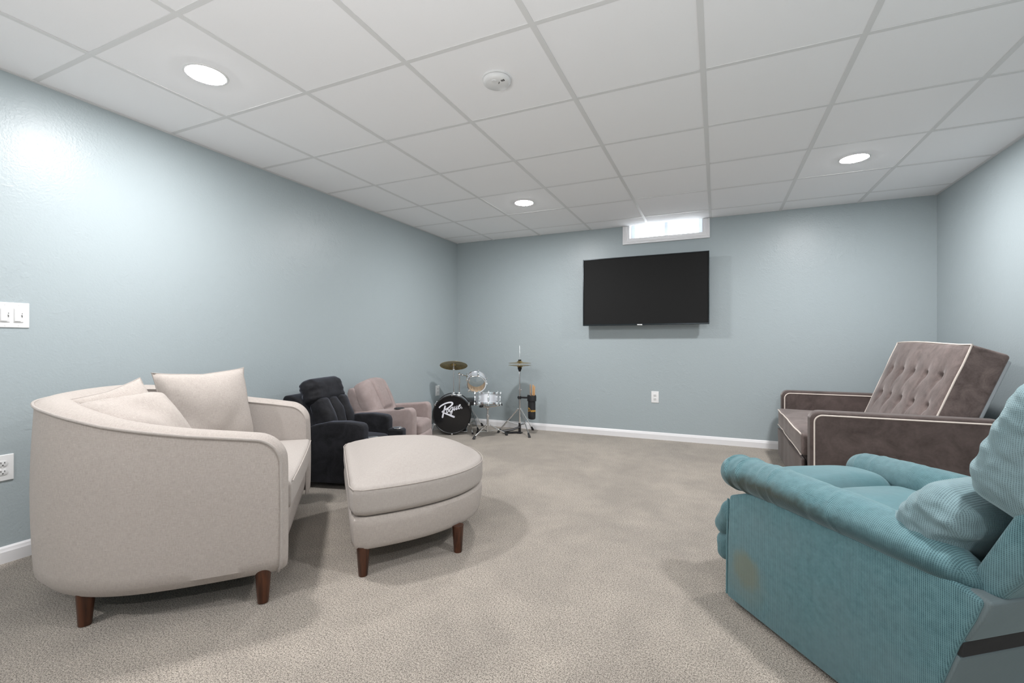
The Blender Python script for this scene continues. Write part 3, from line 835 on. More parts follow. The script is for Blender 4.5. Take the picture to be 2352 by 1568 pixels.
per = [( -hw + 2 * hw * i / 24, hh) for i in range(25)] + [(hw, hh - 2 * hh * i / 14) for i in range(1, 15)] + [(hw - 2 * hw * i / 24, -hh) for i in range(1, 25)] + [(-hw, -hh + 2 * hh * i / 14) for i in range(1, 14)]
pts = [bc + R_ @ V((-BT[0] + 0.003 + 0.003 * nz((u, v, 0), 8), u, v + 0.010 * math.sin(u / bw * 2.2 + 0.5) * (v > 0.9 * hh))) for u, v in per]
Geo().tube(pts, 0.0052, 8, closed=True).build('piping', CREAM, bk)
for (u, v) in tufts: Geo().ball(bc + R_ @ V((-BT[0] + 0.008, u * bw, v * bh)), 0.007, 10).build('tuft_button', BROWN, bk)
Geo().rbox(bc + R_ @ V((BT[0] + 0.004, 0, -0.02)), (0.010, bw - 0.006, bh - 0.025), 0.008, m=2, k=2, rot=R_).build('back_frame', simple('back_lining', (0.30, 0.33, 0.35), 0.8), fu)
for x in (0.05, 0.86):
    for y in (0.06, FW - 0.06): Geo().box((x, y, 0.018), (0.05, 0.05, 0.036)).build('leg', BLACKP, fu, smooth=False)

# ------------------------------------------------------------------ teal recliner at the right front
TW = 0.72
tr = thing('recliner', 'worn teal ribbed recliner with stained arm in the right foreground', 'recliner', (3.04, 0.305, 0), math.atan2(-0.8035, 0.5953))
TEAL = m_waffle('teal_ribbed_plush')
TEAL_ARM = m_waffle('teal_ribbed_plush_worn_arm', [((0.24, -0.03, 0.468), (0.36, 0.14, 0.085), (0.050, 0.050, 0.036), 0.95), ((0.55, -0.02, 0.45), (0.55, 0.12, 0.08), (0.028, 0.060, 0.068), 0.75)])  # brown-green stain, then darker teal along the lower outer side of the roll
TEAL_SIDE = m_waffle('teal_ribbed_plush_spotted_side', [((0.105, 0.0, 0.17), (0.085, 0.3, 0.085), (0.16, 0.155, 0.085), 0.85), ((0.10, 0.0, 0.14), (0.13, 0.3, 0.13), (0.15, 0.19, 0.17), 0.5)])
TEAL_WORN = m_waffle('teal_ribbed_plush_faded', [((0.7, 0.3, 0.6), (3.0, 3.0, 3.0), (0.27, 0.315, 0.33), 0.38)])
TEAL_SEAT = m_waffle('teal_smooth_plush', flat=True)
TEAL_BACK = m_waffle('teal_grey_backcloth', [((0.78, 0.3, 0.3), (1.5, 2.0, 1.0), (0.155, 0.165, 0.17), 0.75)], flat=True)
side = [(0.0, 0.022), (0.004, 0.25), (0.016, 0.422), (0.10, 0.455), (0.30, 0.480), (0.60, 0.485), (0.77, 0.470), (0.828, 0.450), (0.812, 0.40), (0.780, 0.320), (0.748, 0.215), (0.675, 0.022)]
for s in (0, 1):
    y0, y1 = (0.0, 0.115) if s == 0 else (TW - 0.115, TW)
    a = Geo().prism(side, y0, y1).build('side_panel', TEAL_SIDE if s == 0 else TEAL, tr, bevel=0.010, seg=3, sharp=60)
    # padded roll on top of the arm
    pts = [(-0.055, 0.502), (-0.050, 0.499), (-0.036, 0.500), (-0.010, 0.503), (0.03, 0.507), (0.10, 0.510), (0.20, 0.512), (0.33, 0.512), (0.46, 0.510), (0.58, 0.505), (0.68, 0.498), (0.735, 0.484), (0.780, 0.468), (0.812, 0.452)]
    rz_ = [0.004, 0.034, 0.052, 0.062, 0.065, 0.064, 0.064, 0.063, 0.061, 0.058, 0.052, 0.043, 0.030, 0.004]
    ry_ = [0.004, 0.030, 0.050, 0.064, 0.073, 0.077, 0.079, 0.080, 0.080, 0.078, 0.072, 0.062, 0.044, 0.004]
    P_ = smoothpts([(x, 0.052, z) for x, z in pts], 6)
    def interp(L_):
        q = smoothpts([(r, 0, 0) for r in L_], 6); return [max(0.003, w.x) for w in q]
    rr, r2 = interp(rz_), interp(ry_)
    for i, p in enumerate(P_):       # puckers round the roll
        for c_ in (0.055, 0.125, 0.235, 0.40):
            k_ = math.exp(-((p.x - c_ ) / 0.006) ** 2); rr[i] *= 1 - 0.05 * k_; r2[i] *= 1 - 0.05 * k_
    # resample finely so the puckers show
    Pf = []; Rf = []; R2f = []
    for i in range(len(P_) - 1):
        for k in range(3):
            t_ = k / 3; Pf.append(P_[i].lerp(P_[i + 1], t_)); Rf.append(rr[i] * (1 - t_) + rr[i + 1] * t_); R2f.append(r2[i] * (1 - t_) + r2[i + 1] * t_)
    Pf.append(P_[-1]); Rf.append(rr[-1]); R2f.append(r2[-1])
    g = Geo(); g.tube(Pf, Rf, 40, ry=R2f, up=(0, 0, 1))
    for i, q in enumerate(g.v):
        lowk = max(0, 0.50 - q.z) / 0.06; cs = sum(a_ * math.exp(-((q.x - c_ - 0.35 * (0.53 - q.z)) / 0.006) ** 2) for c_, a_ in ((0.015, 1.8), (0.085, 1.8), (0.19, 0.8), (0.235, 0.8), (0.47, 0.7))) * (0.25 if s else 1.0)
        q.y += (0.006 * nz(q, 7) - 0.004 * cs) * (1 if q.y < 0.05 else -1); q.z += 0.003 * cs * (1 if q.z > 0.5 else 0)
        if s: q.y = TW - (0.052 + (q.y - 0.052) * 1.08); q.z = 0.508 + (q.z - 0.508) * 1.18 - 0.034
    g.build('arm_pad', TEAL_ARM if s == 0 else TEAL, a, sharp=70)
    g = Geo()
    if s == 0: g.tube([(-0.003, 0.004, 0.03), (0.000, 0.004, 0.25), (0.006, 0.004, 0.405)], 0.004, 8)
    else: g.tube([(-0.003, TW - 0.004, 0.03), (0.000, TW - 0.004, 0.25), (0.004, TW - 0.004, 0.425)], 0.004, 8)
    g.build('welt', TEAL_SEAT, a)
yc = TW / 2; ih = TW / 2 - 0.115
Geo().rbox((0.36, yc, 0.17), (0.34, ih + 0.002, 0.13), 0.02, m=2, k=2).build('base', TEAL_SEAT, tr)
# seat in two pads with a crease between
h1 = (0.125, ih - 0.002, 0.075); h2 = (0.235, ih - 0.002, 0.075)
Geo().rbox((0.070, yc, 0.415), h1, 0.05, m=(8, 16, 4), k=5, f=puffy(h1, 0.035, 0.008, 2, 6, 2), rot=tilt(-0.06)).build('front_seat_pad', TEAL_SEAT, tr, sharp=80)
Geo().rbox((0.415, yc, 0.392), h2, 0.05, m=(10, 16, 4), k=5, f=puffy(h2, 0.040, 0.010, 7, 5, 2), rot=tilt(0.05)).build('seat_pad', TEAL_SEAT, tr, sharp=80)
# folded footrest: pillowed upper roll, fold and lower pad
def foot(p):
    q = V(p); e = abs(p.y / 0.33) ** 8; q.x *= 1 - 0.35 * e; q.z *= 1 - 0.12 * e; q.x += 0.010 * nz((p.x, p.y, p.z * 2), 9); return q
fr = Geo().rbox((-0.078, yc, 0.290), (0.058, 0.330, 0.082), 0.046, m=(2, 26, 4), k=5, f=foot, rot=tilt(0.50)).build('footrest', TEAL, tr, sharp=80)
Geo().rbox((-0.082, yc, 0.176), (0.052, 0.330, 0.060), 0.042, m=(2, 26, 3), k=5, f=foot, rot=tilt(-0.25)).build('lower_roll', TEAL, fr, sharp=80)
Geo().rbox((-0.016, yc, 0.092), (0.036, 0.338, 0.078), 0.030, m=(2, 20, 3), k=4, f=foot).build('kick_pad', TEAL, fr, sharp=80)
# reclined back: lumbar pillow, head pillow, outer shell
def plush(h, seed, am=0.016):
    def f(p):
        q = V(p); e = abs(p.y / h[1]); ee = e ** 5
        q.x *= 1 - 0.22 * ee; q.z *= 1 - 0.10 * ee
        k = max(0.0, (e - 0.72) / 0.28)
        q.x += am * k * nz((p.x * 0.8, p.y * 0.8, p.z * 2.6), 13, seed) + 0.010 * nz(p, 5, seed)
        pl_ = math.exp(-((e - 0.84) / 0.10) ** 2) * math.sin(p.z * 115 + 3 * nz(p, 6, seed))
        q.x += am * 0.28 * pl_ * (-1 if p.x < 0 else 1)
        q.y += am * 0.9 * k * nz((p.x * 1.5, 0, p.z * 3.0), 15, seed + 4) * (1 if p.y > 0 else -1)
        return q
    return f
hl = (0.082, TW / 2 - 0.022, 0.135)
Geo().rbox((0.668, yc - 0.004, 0.540), hl, 0.058, m=(6, 44, 26), k=10, f=plush(hl, 1, 0.011), rot=tilt(0.62)).build('lumbar_pillow', TEAL_WORN, tr, sharp=80)
hh_ = (0.110, TW / 2 - 0.028, 0.165)
Geo().rbox((0.884, yc + 0.0, 0.778), hh_, 0.075, m=(6, 44, 26), k=12, f=plush(hh_, 6, 0.006), rot=tilt(0.42)).build('head_pillow', TEAL_WORN, tr, sharp=80)
bs_ = [(0.765, 0.460), (0.800, 0.434), (0.838, 0.455), (0.93, 0.590), (1.12, 0.90), (1.14, 0.97), (1.08, 1.00), (1.00, 0.96), (0.84, 0.62)]
Geo().prism(bs_, 0.040, TW - 0.040).build('back_shell', TEAL, tr, bevel=0.022, seg=4, sharp=60)
Geo().prism([(0.70, 0.338), (0.793, 0.338), (0.822, 0.400), (0.842, 0.452), (0.80, 0.462), (0.70, 0.45)], 0.010, TW - 0.010).build('rear_apron', TEAL_BACK, tr, bevel=0.008, sharp=60)
Geo().prism([(0.66, 0.075), (0.702, 0.075), (0.756, 0.215), (0.780, 0.292), (0.775, 0.300), (0.68, 0.300)], 0.010, TW - 0.010).build('rear_panel', TEAL_BACK, tr, bevel=0.008, sharp=60)
Geo().box((0.745, yc, 0.3185), (0.082, TW - 0.020, 0.035)).build('gap_shade', RUBBER, tr, smooth=False)  # solid black box stands in for the shade inside the open gap
for x in (0.10, 0.62):
    Geo().box((x, yc, 0.035), (0.09, TW - 0.26, 0.07)).build('wooden_runner', m_wood('dark_runner_wood', (0.05, 0.018, 0.006), (0.11, 0.04, 0.015)), tr, smooth=False, bevel=0.004)
# ------------------------------------------------------------------ the small drum kit in the corner
BRASSM = Mat('hammered_brass', 0.28, (0.50, 0.34, 0.12), 1.0)
_r = BRASSM.noise(18, 3, 0.6); BRASSM.color(BRASSM.ramp(_r, [(0.35, (0.36, 0.25, 0.10)), (0.65, (0.62, 0.44, 0.18))]))
BRASS = BRASSM.m
GLOSSB = simple('glossy_black_head', (0.012, 0.012, 0.013), 0.10)
CLEAR = m_glass('clear_drum_head', (0.86, 0.88, 0.88), 0.10)
BIRCH = m_wood('birch_ply_inside', (0.62, 0.46, 0.31), (0.78, 0.62, 0.45), 0.5)
LOGO = simple('white_logo_ink', (0.80, 0.80, 0.86), 0.5)
def orient(z):                       # rotation whose local Z points along z, local Y as upright as possible
    z = V(z).normalized(); x = V((0, 0, 1)).cross(z)
    x = x.normalized() if x.length > 1e-4 else V((1, 0, 0)); y = z.cross(x)
    return Matrix((x, y, z)).transposed()
def drum(t, R, D, nl, hoop=CHROME, shell_in=BIRCH, top=None, bottom=None, hoop_w=0.012, hh=0.016, phase=0.2):
    """drum around local z, from z=0 (batter/front) down to z=-D"""
    g = Geo(); g.lathe([(R, 0.0), (R, -D)], 64); g.build('shell', WRAP, t)
    g = Geo(); g.lathe([(R - 0.006, -D), (R - 0.006, 0.0)], 64); g.build('inner_shell', shell_in, t)
    for z0, sg in ((0.0, 1), (-D, -1)):
        pr = [(R - 0.002, z0 - sg * hh), (R + hoop_w, z0 - sg * hh), (R + hoop_w, z0 + sg * 0.006), (R + hoop_w * 0.4, z0 + sg * 0.009), (R - 0.004, z0 + sg * 0.006), (R - 0.004, z0)]
        Geo().lathe(pr, 64).build('hoop', hoop, t, sharp=40)
    if top: Geo().lathe([(0.0001, 0.0015), (R - 0.004, 0.0015), (R - 0.003, 0.0)], 64).build('drum_head', top, t)
    if bottom: Geo().lathe([(R - 0.003, -D), (R - 0.004, -D - 0.0015), (0.0001, -D - 0.0015)], 64).build('resonant_head', bottom, t)
    for k in range(nl):
        a = 2 * PI * k / nl + phase; ca, sa = math.cos(a), math.sin(a)
        g = Geo(); Rm = Matrix.Rotation(a, 3, 'Z')
        rr = R + 0.010
        g.rbox((ca * rr, sa * rr, -D / 2), (0.009, 0.010, min(0.028, D * 0.24)), 0.006, m=1, k=3, rot=Rm)
        g.cyl((ca * (R + 0.016), sa * (R + 0.016), 0.012), (ca * (R + 0.016), sa * (R + 0.016), -D - 0.012), 0.0032, 8)
        for z0 in (0.012, -D - 0.012): g.cyl((ca * (R + 0.016), sa * (R + 0.016), z0 - 0.008), (ca * (R + 0.016), sa * (R + 0.016), z0 + 0.008), 0.007, 10)
        for z0, s_ in ((0.004, -1), (-D - 0.004, 1)): g.rbox((ca * (R + 0.012), sa * (R + 0.012), z0 + s_ * 0.006), (0.010, 0.009, 0.012), 0.004, m=1, k=2, rot=Rm)
        g.build('lug', CHROME, t)

# bass drum standing on its side, face to the room
BC = V((0.345, 2.668, 0.226)); BN = V((0.470, -0.8827, 0.0)).normalized()
bd = thing('bass_drum', 'small bass drum with black front head and white script lettering, silver shell', 'drum', BC, rot=orient(BN))
drum(bd, 0.203, 0.27, 6, hoop=simple('black_hoop_lacquer', (0.014, 0.014, 0.015), 0.25), top=GLOSSB, bottom=CLEAR, hoop_w=0.010, hh=0.026, phase=PI / 6)
Geo().lathe([(0.2135, -0.030), (0.2135, -0.040), (0.206, -0.040)], 64).build('shell_rim', CHROME, bd)
def stroke(g, pts, w, closed=False, n=6, h=0.0022, z=0.0018):
    P = smoothpts([(p[0], p[1], 0) for p in pts], n, closed); S = 0.208 / 820
    q = [V(((p.x - 774) * S, -(p.y - 802) * S, 0)) for p in P]; N = len(q)
    ws = []
    for i in range(N):
        if isinstance(w, (list, tuple)):
            f = i / max(1, N - 1) * (len(w) - 1); k = min(int(f), len(w) - 2); ws.append((w[k] + (w[k + 1] - w[k]) * (f - k)) * S / 2)
        else: ws.append(w * S / 2)
    rows = []
    for i in range(N):
        a = q[i - 1] if (i > 0 or closed) else q[i]; b = q[(i + 1) % N] if (i < N - 1 or closed) else q[i]
        t = (b - a).normalized(); nn = V((-t.y, t.x, 0)) * ws[i]
        rows.append([q[i] + nn + V((0, 0, z)), q[i] + nn + V((0, 0, h)), q[i] - nn + V((0, 0, h)), q[i] - nn + V((0, 0, z))])
    g.grid(rows, cu=closed, cv=True)
    if not closed:
        for i in (0, N - 1): g.lathe([(ws[i], z), (ws[i], h), (0.0001, h)], 14, q[i])
g = Geo()
stroke(g, [(235, 485), (300, 420), (400, 357), (500, 312), (600, 283), (700, 270), (770, 280), (800, 320), (770, 380), (690, 455), (590, 525), (500, 575), (400, 632), (345, 675)], [56, 56, 60, 62, 66, 76, 70, 62, 56, 46, 30])
stroke(g, [(342, 678), (390, 705), (470, 740), (600, 790), (720, 840), (860, 898)], [32, 40, 58, 66, 74, 82])
stroke(g, [(482, 436), (455, 560), (420, 680), (395, 790), (370, 905)], [72, 70, 66, 66, 72])
stroke(g, [(605, 560), (560, 600), (538, 670), (560, 720), (600, 690), (628, 620), (625, 570)], 34, True)
stroke(g, [(810, 475), (745, 510), (690, 580), (672, 660), (700, 685), (750, 640), (800, 545), (832, 470)], [34, 36, 40, 36, 30, 30, 34])
stroke(g, [(832, 470), (808, 560), (790, 660), (768, 740), (745, 808)], 34)
stroke(g, [(745, 808), (705, 800), (702, 760), (735, 700), (790, 630), (850, 560), (905, 450)], [28, 26, 24, 22, 22, 26, 36])
stroke(g, [(905, 450), (878, 530), (868, 610), (905, 590), (960, 500), (995, 425)], [40, 44, 44, 26, 26, 40])
stroke(g, [(995, 425), (970, 510), (968, 580), (1010, 560), (1060, 490), (1120, 430), (1145, 375)], [42, 44, 42, 24, 22, 24, 30])
stroke(g, [(1145, 375), (1110, 380), (1070, 440), (1050, 510), (1075, 555), (1125, 525), (1175, 440)], [34, 38, 46, 48, 34, 22, 18])
g.build('script_lettering', LOGO, [c for c in bd.children if c.name.startswith('drum_head')][0], smooth=False, fix=True)
g = Geo(); S = 0.208 / 820
g.lathe([(0.0098, 0.0018), (0.0098, 0.0022), (0.006, 0.0022), (0.006, 0.0018)], 20, ((1195 - 774) * S, -(515 - 802) * S, 0)); g.lathe([(0.004, 0.0018), (0.004, 0.0022), (0.0001, 0.0022)], 12, ((1195 - 774) * S, -(515 - 802) * S, 0))
g.build('registered_mark', simple('grey_logo_ink', (0.45, 0.45, 0.47), 0.5), [c for c in bd.children if c.name.startswith('drum_head')][0], smooth=False)
Ri = orient(BN).transposed()
def L2(p): return Ri @ (V(p) - BC)           # world -> bass drum local
# spurs
for sx in (-1, 1):
    a = V((0.195 * sx, -0.07, -0.12)); b = V((0.228 * sx, -0.224, -0.03))
    g = Geo(); g.cyl(a, b, 0.0055, 10); g.rbox(a, (0.014, 0.012, 0.02), 0.005, m=1, k=2); g.build('spur', CHROME, bd)
    g = Geo(); g.tube([b + (a - b) * 0.10, b + V((0, 0.0, 0))], 0.009, 10, r_end=0.012); g.build('spur_tip', RUBBER, bd)
def screen_pt(px, py, dep):
    F = V((math.sin(-0.421), math.cos(-0.421), 0)); Rt = V((math.cos(-0.421), -math.sin(-0.421), 0))
    return V((3.005, -1.695, 1.015)) + F * dep + Rt * ((px - 1172.5) / 1057.5 * dep) + V((0, 0, 1)) * ((787.3 - py) / 1057.5 * dep)
# mounts on top of the bass drum: cymbal post and tom post
cp0 = V((0.300, 2.780, 0.43)); cp1 = V((0.300, 2.780, 0.800))
g = Geo(); g.cyl(L2(cp0), L2(V((0.300, 2.780, 0.725))), 0.0085, 14); g.cyl(L2(V((0.300, 2.780, 0.715))), L2(cp1), 0.0045, 10)
g.ball(L2(cp0 + V((0, 0, 0.02))), 0.018); g.rbox(L2(cp0), (0.03, 0.012, 0.02), 0.008, m=1, k=2); g.ball(L2(V((0.300, 2.780, 0.72))), 0.013); g.ball(L2(V((0.300, 2.780, 0.745))), 0.009)
g.build('cymbal_post', CHROME, bd)
tp = V((0.362, 2.800, 0)); ty = 0.655
g = Geo(); g.cyl(L2(tp + V((0, 0, 0.43))), L2(tp + V((0, 0, ty))), 0.011, 14); g.ball(L2(tp + V((0, 0, ty + 0.005))), 0.019); g.ball(L2(tp + V((0, 0, 0.45))), 0.018)
g.rbox(L2(tp + V((0, 0, 0.43))), (0.03, 0.012, 0.02), 0.008, m=1, k=2)
TC = V((0.572, 2.812, 0.612)); TN = V((-0.43, 0.80, 0.38)).normalized()   # tom: batter head looks up and back
arm_e = V((0.490, 2.770, 0.640))
g.cyl(L2(tp + V((0, 0, ty + 0.005))), L2(arm_e), 0.008, 12); g.ball(L2(tp.lerp(V((arm_e.x, arm_e.y, 0)), 0.35) + V((0, 0, ty))), 0.012)
g.build('tom_post', CHROME, bd)

tm = thing('tom_drum', 'little silver tom drum tilted on its post above the bass drum, natural wood inside', 'drum', TC, rot=orient(TN))
drum(tm, 0.100, 0.115, 5, top=CLEAR, phase=0.5, hoop_w=0.007, hh=0.010)
g = Geo(); q_ = orient(TN).transposed() @ (arm_e - TC); g.rbox((q_.x * 0.96, q_.y * 0.96, -0.05), (0.018, 0.018, 0.022), 0.006, m=1, k=2); g.build('mount_bracket', CHROME, tm)
for a in (0.0, 0.35): Geo().lathe([(0.004, 0), (0.004, 0.002), (0.0001, 0.003)], 10, (0.0925 * math.cos(-1.3 + a), 0.0925 * math.sin(-1.3 + a), -0.06 - 0.012 * a), orient((-math.cos(-1.3 + a), -math.sin(-1.3 + a), 0))).build('bolt_head', DARK, tm)

def cymbal(name, label, c, R, nrm, group=None, bow=0.02, flip=1):
    t = thing(name, label, 'cymbal', c, group=group, rot=orient(nrm) if abs(V(nrm).normalized().z) < 0.9999 else Matrix.Identity(3))
    s = flip
    pr = [(0.006, s * 0.024), (0.018, s * 0.0225), (0.030, s * 0.014), (0.036, s * 0.007)]
    for k in range(1, 9): a = k / 8; pr.append((0.036 + (R - 0.036) * a, s * (0.007 - bow * a ** 1.4)))
    pr2 = [(r, z - 0.0012) for r, z in pr[::-1]]
    Geo().lathe(pr + pr2 + [pr[0]], 64).build('bronze_plate', BRASS, t, sharp=60)
    return t
CC = V((0.300, 2.780, 0.768)) 
cy = cymbal('crash_cymbal', 'brass crash cymbal tilted above the bass drum, highest cymbal by the corner', (0.300, 2.780, 0.766), 0.155, (-0.17, 0.33, 0.93), bow=0.014)
Geo().lathe([(0.004, 0.024), (0.014, 0.026), (0.014, 0.034), (0.006, 0.038), (0.006, 0.046), (0.0001, 0.047)], 16).build('felt_and_nut', RUBBER, cy)

# snare on its own stand
SCn = V((0.732, 2.775, 0.468))
sn = thing('snare_drum', 'silver snare drum lying flat on its tripod stand right of the bass drum', 'drum', SCn, rot=orient((-0.06, 0.15, 0.985)))
drum(sn, 0.127, 0.115, 8, top=simple('coated_white_head', (0.78, 0.78, 0.78), 0.5), bottom=simple('peach_snare_head', (0.80, 0.66, 0.55), 0.35), phase=0.15, hoop_w=0.008, hh=0.012)
g = Geo(); g.rbox((0.148 * math.cos(-1.15), 0.148 * math.sin(-1.15), -0.055), (0.012, 0.016, 0.04), 0.005, m=1, k=2, rot=Matrix.Rotation(-1.15, 3, 'Z')); g.cyl((0.155 * math.cos(-1.15), 0.155 * math.sin(-1.15), -0.02), (0.155 * math.cos(-1.15), 0.155 * math.sin(-1.15), 0.005), 0.008, 10)
g.build('snare_strainer', CHROME2, sn)
def tripod(t, c, zc, zs, R, angs, r=0.006, foot=0.016, brace=0.11, mat_=CHROME):
    """legs from collar height zc down to feet at radius R; braces to height zs"""
    for a in angs:
        d = V((math.cos(a), math.sin(a), 0)); g = Geo()
        p0 = V((c[0], c[1], zc)) + d * 0.02; p1 = V((c[0], c[1], 0.018)) + d * R
        g.tube([p0, p1], r, 8, ry=r * 0.55, up=(0, 0, 1)); m_ = p0.lerp(p1, 0.55); g.cyl(V((c[0], c[1], zs)) + d * 0.015, m_, r * 0.6, 8)
        g.ball(m_, r * 1.2, 8); g.ball(p0, r * 1.3, 8)
        lg = g.build('leg', mat_, t)
        g = Geo(); g.tube([p0.lerp(p1, 0.90), p1.copy(), V((p1.x, p1.y, 0.0)) + d * 0.008], [r * 1.2, foot * 0.8, foot], 10); g.build('rubber_foot', RUBBER, lg)
ss = thing('snare_stand', 'chrome tripod stand with rubber feet holding the snare drum', 'drum stand', (SCn.x, SCn.y, 0))
g = Geo(); g.cyl((0, 0, 0.05), (0, 0, 0.22), 0.0125, 16); g.cyl((0, 0, 0.2), (0, 0, 0.315), 0.009, 14); g.cyl((0, 0, 0.205), (0, 0, 0.235), 0.018, 16); g.ball((0, 0, 0.305), 0.02); g.cyl((0, 0, 0.22), (0.035, -0.01, 0.222), 0.004, 8)
g.build('tube', CHROME2, ss)
for a in (0.5, 0.5 + 2 * PI / 3, 0.5 + 4 * PI / 3):
    d = V((math.cos(a), math.sin(a), 0)); g = Geo(); g.tube([V((0, 0, 0.318)), d * 0.07 + V((0, 0, 0.322)), d * 0.140 + V((0, 0, 0.338)), d * 0.150 + V((0, 0, 0.362))], 0.005, 8); b_ = g.build('basket_arm', CHROME, ss)
    g = Geo(); g.rbox(d * 0.143 + V((0, 0, 0.344)), (0.016, 0.018, 0.012), 0.005, m=1, k=2, rot=Matrix.Rotation(a, 3, 'Z')); g.build('rubber_grip', RUBBER, b_)
tripod(ss, (0, 0), 0.125, 0.055, 0.205, (math.radians(-107), math.radians(38), math.radians(150)), 0.007, 0.017)

# throne behind
th_ = thing('drum_throne', 'small black drum throne on chrome legs behind the bass drum and snare', 'stool', (0.335, 3.100, 0))
Geo().lathe([(0.0001, 0.290), (0.125, 0.290), (0.136, 0.297), (0.138, 0.325), (0.134, 0.345), (0.12, 0.353), (0.0001, 0.356)], 48).build('seat', simple('black_vinyl', (0.015, 0.015, 0.016), 0.35), th_)
g = Geo(); g.cyl((0, 0, 0.06), (0, 0, 0.29), 0.010, 14); g.cyl((0, 0, 0.215), (0, 0, 0.240), 0.018, 14); g.build('post', CHROME, th_)
tripod(th_, (0, 0), 0.230, 0.07, 0.205, (math.radians(-35), math.radians(75), math.radians(195)), 0.007, 0.016)

# bass drum pedal between throne and drum
pd = thing('bass_pedal', 'small chrome and black kick pedal behind the bass drum', 'drum pedal', (0.330, 2.960, 0), math.atan2(-BN.y, -BN.x))
Geo().rbox((0.0, 0, 0.008), (0.12, 0.04, 0.006), 0.004, m=1, k=2).build('base_plate', CHROME2, pd)
Geo().rbox((0.0, 0, 0.045), (0.10, 0.028, 0.005), 0.004, m=1, k=2, rot=tilt(0.25)).build('footboard', BLACKP, pd)
g = Geo(); g.cyl((-0.10, -0.045, 0.01), (-0.10, -0.045, 0.13), 0.007, 10); g.cyl((-0.10, 0.045, 0.01), (-0.10, 0.045, 0.13), 0.007, 10); g.cyl((-0.10, -0.045, 0.13), (-0.10, 0.045, 0.13), 0.006, 10); g.cyl((-0.10, 0, 0.13), (-0.06, 0, 0.22), 0.004, 8); g.build('frame', CHROME, pd)
Geo().ball((-0.058, 0, 0.225), 0.02).build('beater', simple('grey_felt', (0.3, 0.3, 0.3), 0.9), pd)

# hi-hat stand
HX, HY = 0.990, 3.060
hs_ = thing('hihat_stand', 'tall chrome hi-hat stand with black pedal in front of the back wall', 'cymbal stand', (HX, HY, 0))
g = Geo(); g.cyl((0, 0, 0.10), (0, 0, 0.50), 0.0125, 16); g.cyl((0, 0, 0.48), (0, 0, 0.735), 0.009, 16); g.cyl((0, 0, 0.73), (0, 0, 0.985), 0.0032, 8); g.cyl((0, 0, 0.478), (0, 0, 0.508), 0.017, 16); g.ball((0.018, 0, 0.49), 0.009); g.cyl((0, 0, 0.845), (0, 0, 0.872), 0.0085, 12)
g.build('tube', CHROME, hs_)
Geo().lathe([(0.010, 0.695), (0.014, 0.70), (0.016, 0.712), (0.022, 0.722), (0.024, 0.735), (0.018, 0.745), (0.0001, 0.745)], 24).build('cymbal_seat', RUBBER, hs_)
Geo().lathe([(0.0001, 0.815), (0.016, 0.815), (0.018, 0.822), (0.016, 0.829), (0.0001, 0.829)], 20).build('clutch_felt', RUBBER, hs_)
tripod(hs_, (0, 0), 0.275, 0.10, 0.24, (math.radians(-42), math.radians(75), math.radians(193)), 0.008, 0.016)
g = Geo(); g.box((0, 0, 0.065), (0.022, 0.026, 0.11)); g.build('pedal_post', BLACKP, hs_, smooth=False, bevel=0.003)
pa = math.radians(-150); d = V((math.cos(pa), math.sin(pa), 0)); s = V((-d.y, d.x, 0))
g = Geo(); g.tube([V((0, 0, 0.012)) , d * 0.19 + V((0, 0, 0.010))], 0.012, 8, ry=0.006, up=(0, 0, 1)); g.tube([V((0, 0, 0.075)), d * 0.08 + V((0, 0, 0.045)), d * 0.20 + V((0, 0, 0.026))], [0.008, 0.012, 0.016], 8, ry=0.022, up=(0, 0, 1))
g.box((0, 0, 0.010), (0.05, 0.05, 0.012)); g.build('pedal', BLACKP, hs_)
cymbal('hihat_cymbal', 'upper brass hi-hat cymbal of the pair on the tall stand', (HX, HY, 0.792), 0.128, (0, 0, 1), 'hi-hat cymbals', bow=0.010)
cymbal('hihat_cymbal', 'lower upturned brass hi-hat cymbal of the pair on the tall stand', (HX, HY, 0.762), 0.128, (0, 0, 1), 'hi-hat cymbals', bow=0.010, flip=-1)

# stick bag clamped to the stand
BGX, BGY = 1.128, 3.075
sb = thing('stick_bag', 'black stick bag with gold lettering clipped to the hi-hat stand', 'stick bag', (BGX, BGY, 0.165), math.radians(-24))
FAB = simple('black_nylon', (0.014, 0.014, 0.016), 0.7)
rows = []
for z, sx, sy in ((0.0, 0.020, 0.014), (0.004, 0.036, 0.026), (0.014, 0.044, 0.032), (0.05, 0.0455, 0.033), (0.15, 0.044, 0.033), (0.23, 0.043, 0.034), (0.262, 0.044, 0.035), (0.262, 0.040, 0.031), (0.20, 0.038, 0.029)):
    row = []
    for k in range(36):
        a = 2 * PI * k / 36; c, s_ = math.cos(a), math.sin(a)
        row.append(V((sx * math.copysign(abs(c) ** 0.8, c), sy * math.copysign(abs(s_) ** 0.8, s_), z)))
    rows.append(row)
g = Geo(); g.grid(rows, cv=True); g.f.append(tuple(range(36))); g.build('pouch', FAB, sb)
rows = []
for z, e_ in ((0.205, 0.003), (0.207, 0.008), (0.255, 0.009), (0.268, 0.006), (0.268, -0.003)):
    rows.append([V(((0.0445 + e_) * math.copysign(abs(math.cos(2 * PI * k / 36)) ** 0.75, math.cos(2 * PI * k / 36)), (0.034 + e_ * 0.6) * math.copysign(abs(math.sin(2 * PI * k / 36)) ** 0.75, math.sin(2 * PI * k / 36)), z + 0.004 * math.sin(k))) for k in range(36)])
g = Geo(); g.grid(rows, cv=True); g.build('folded_cuff', FAB, sb)
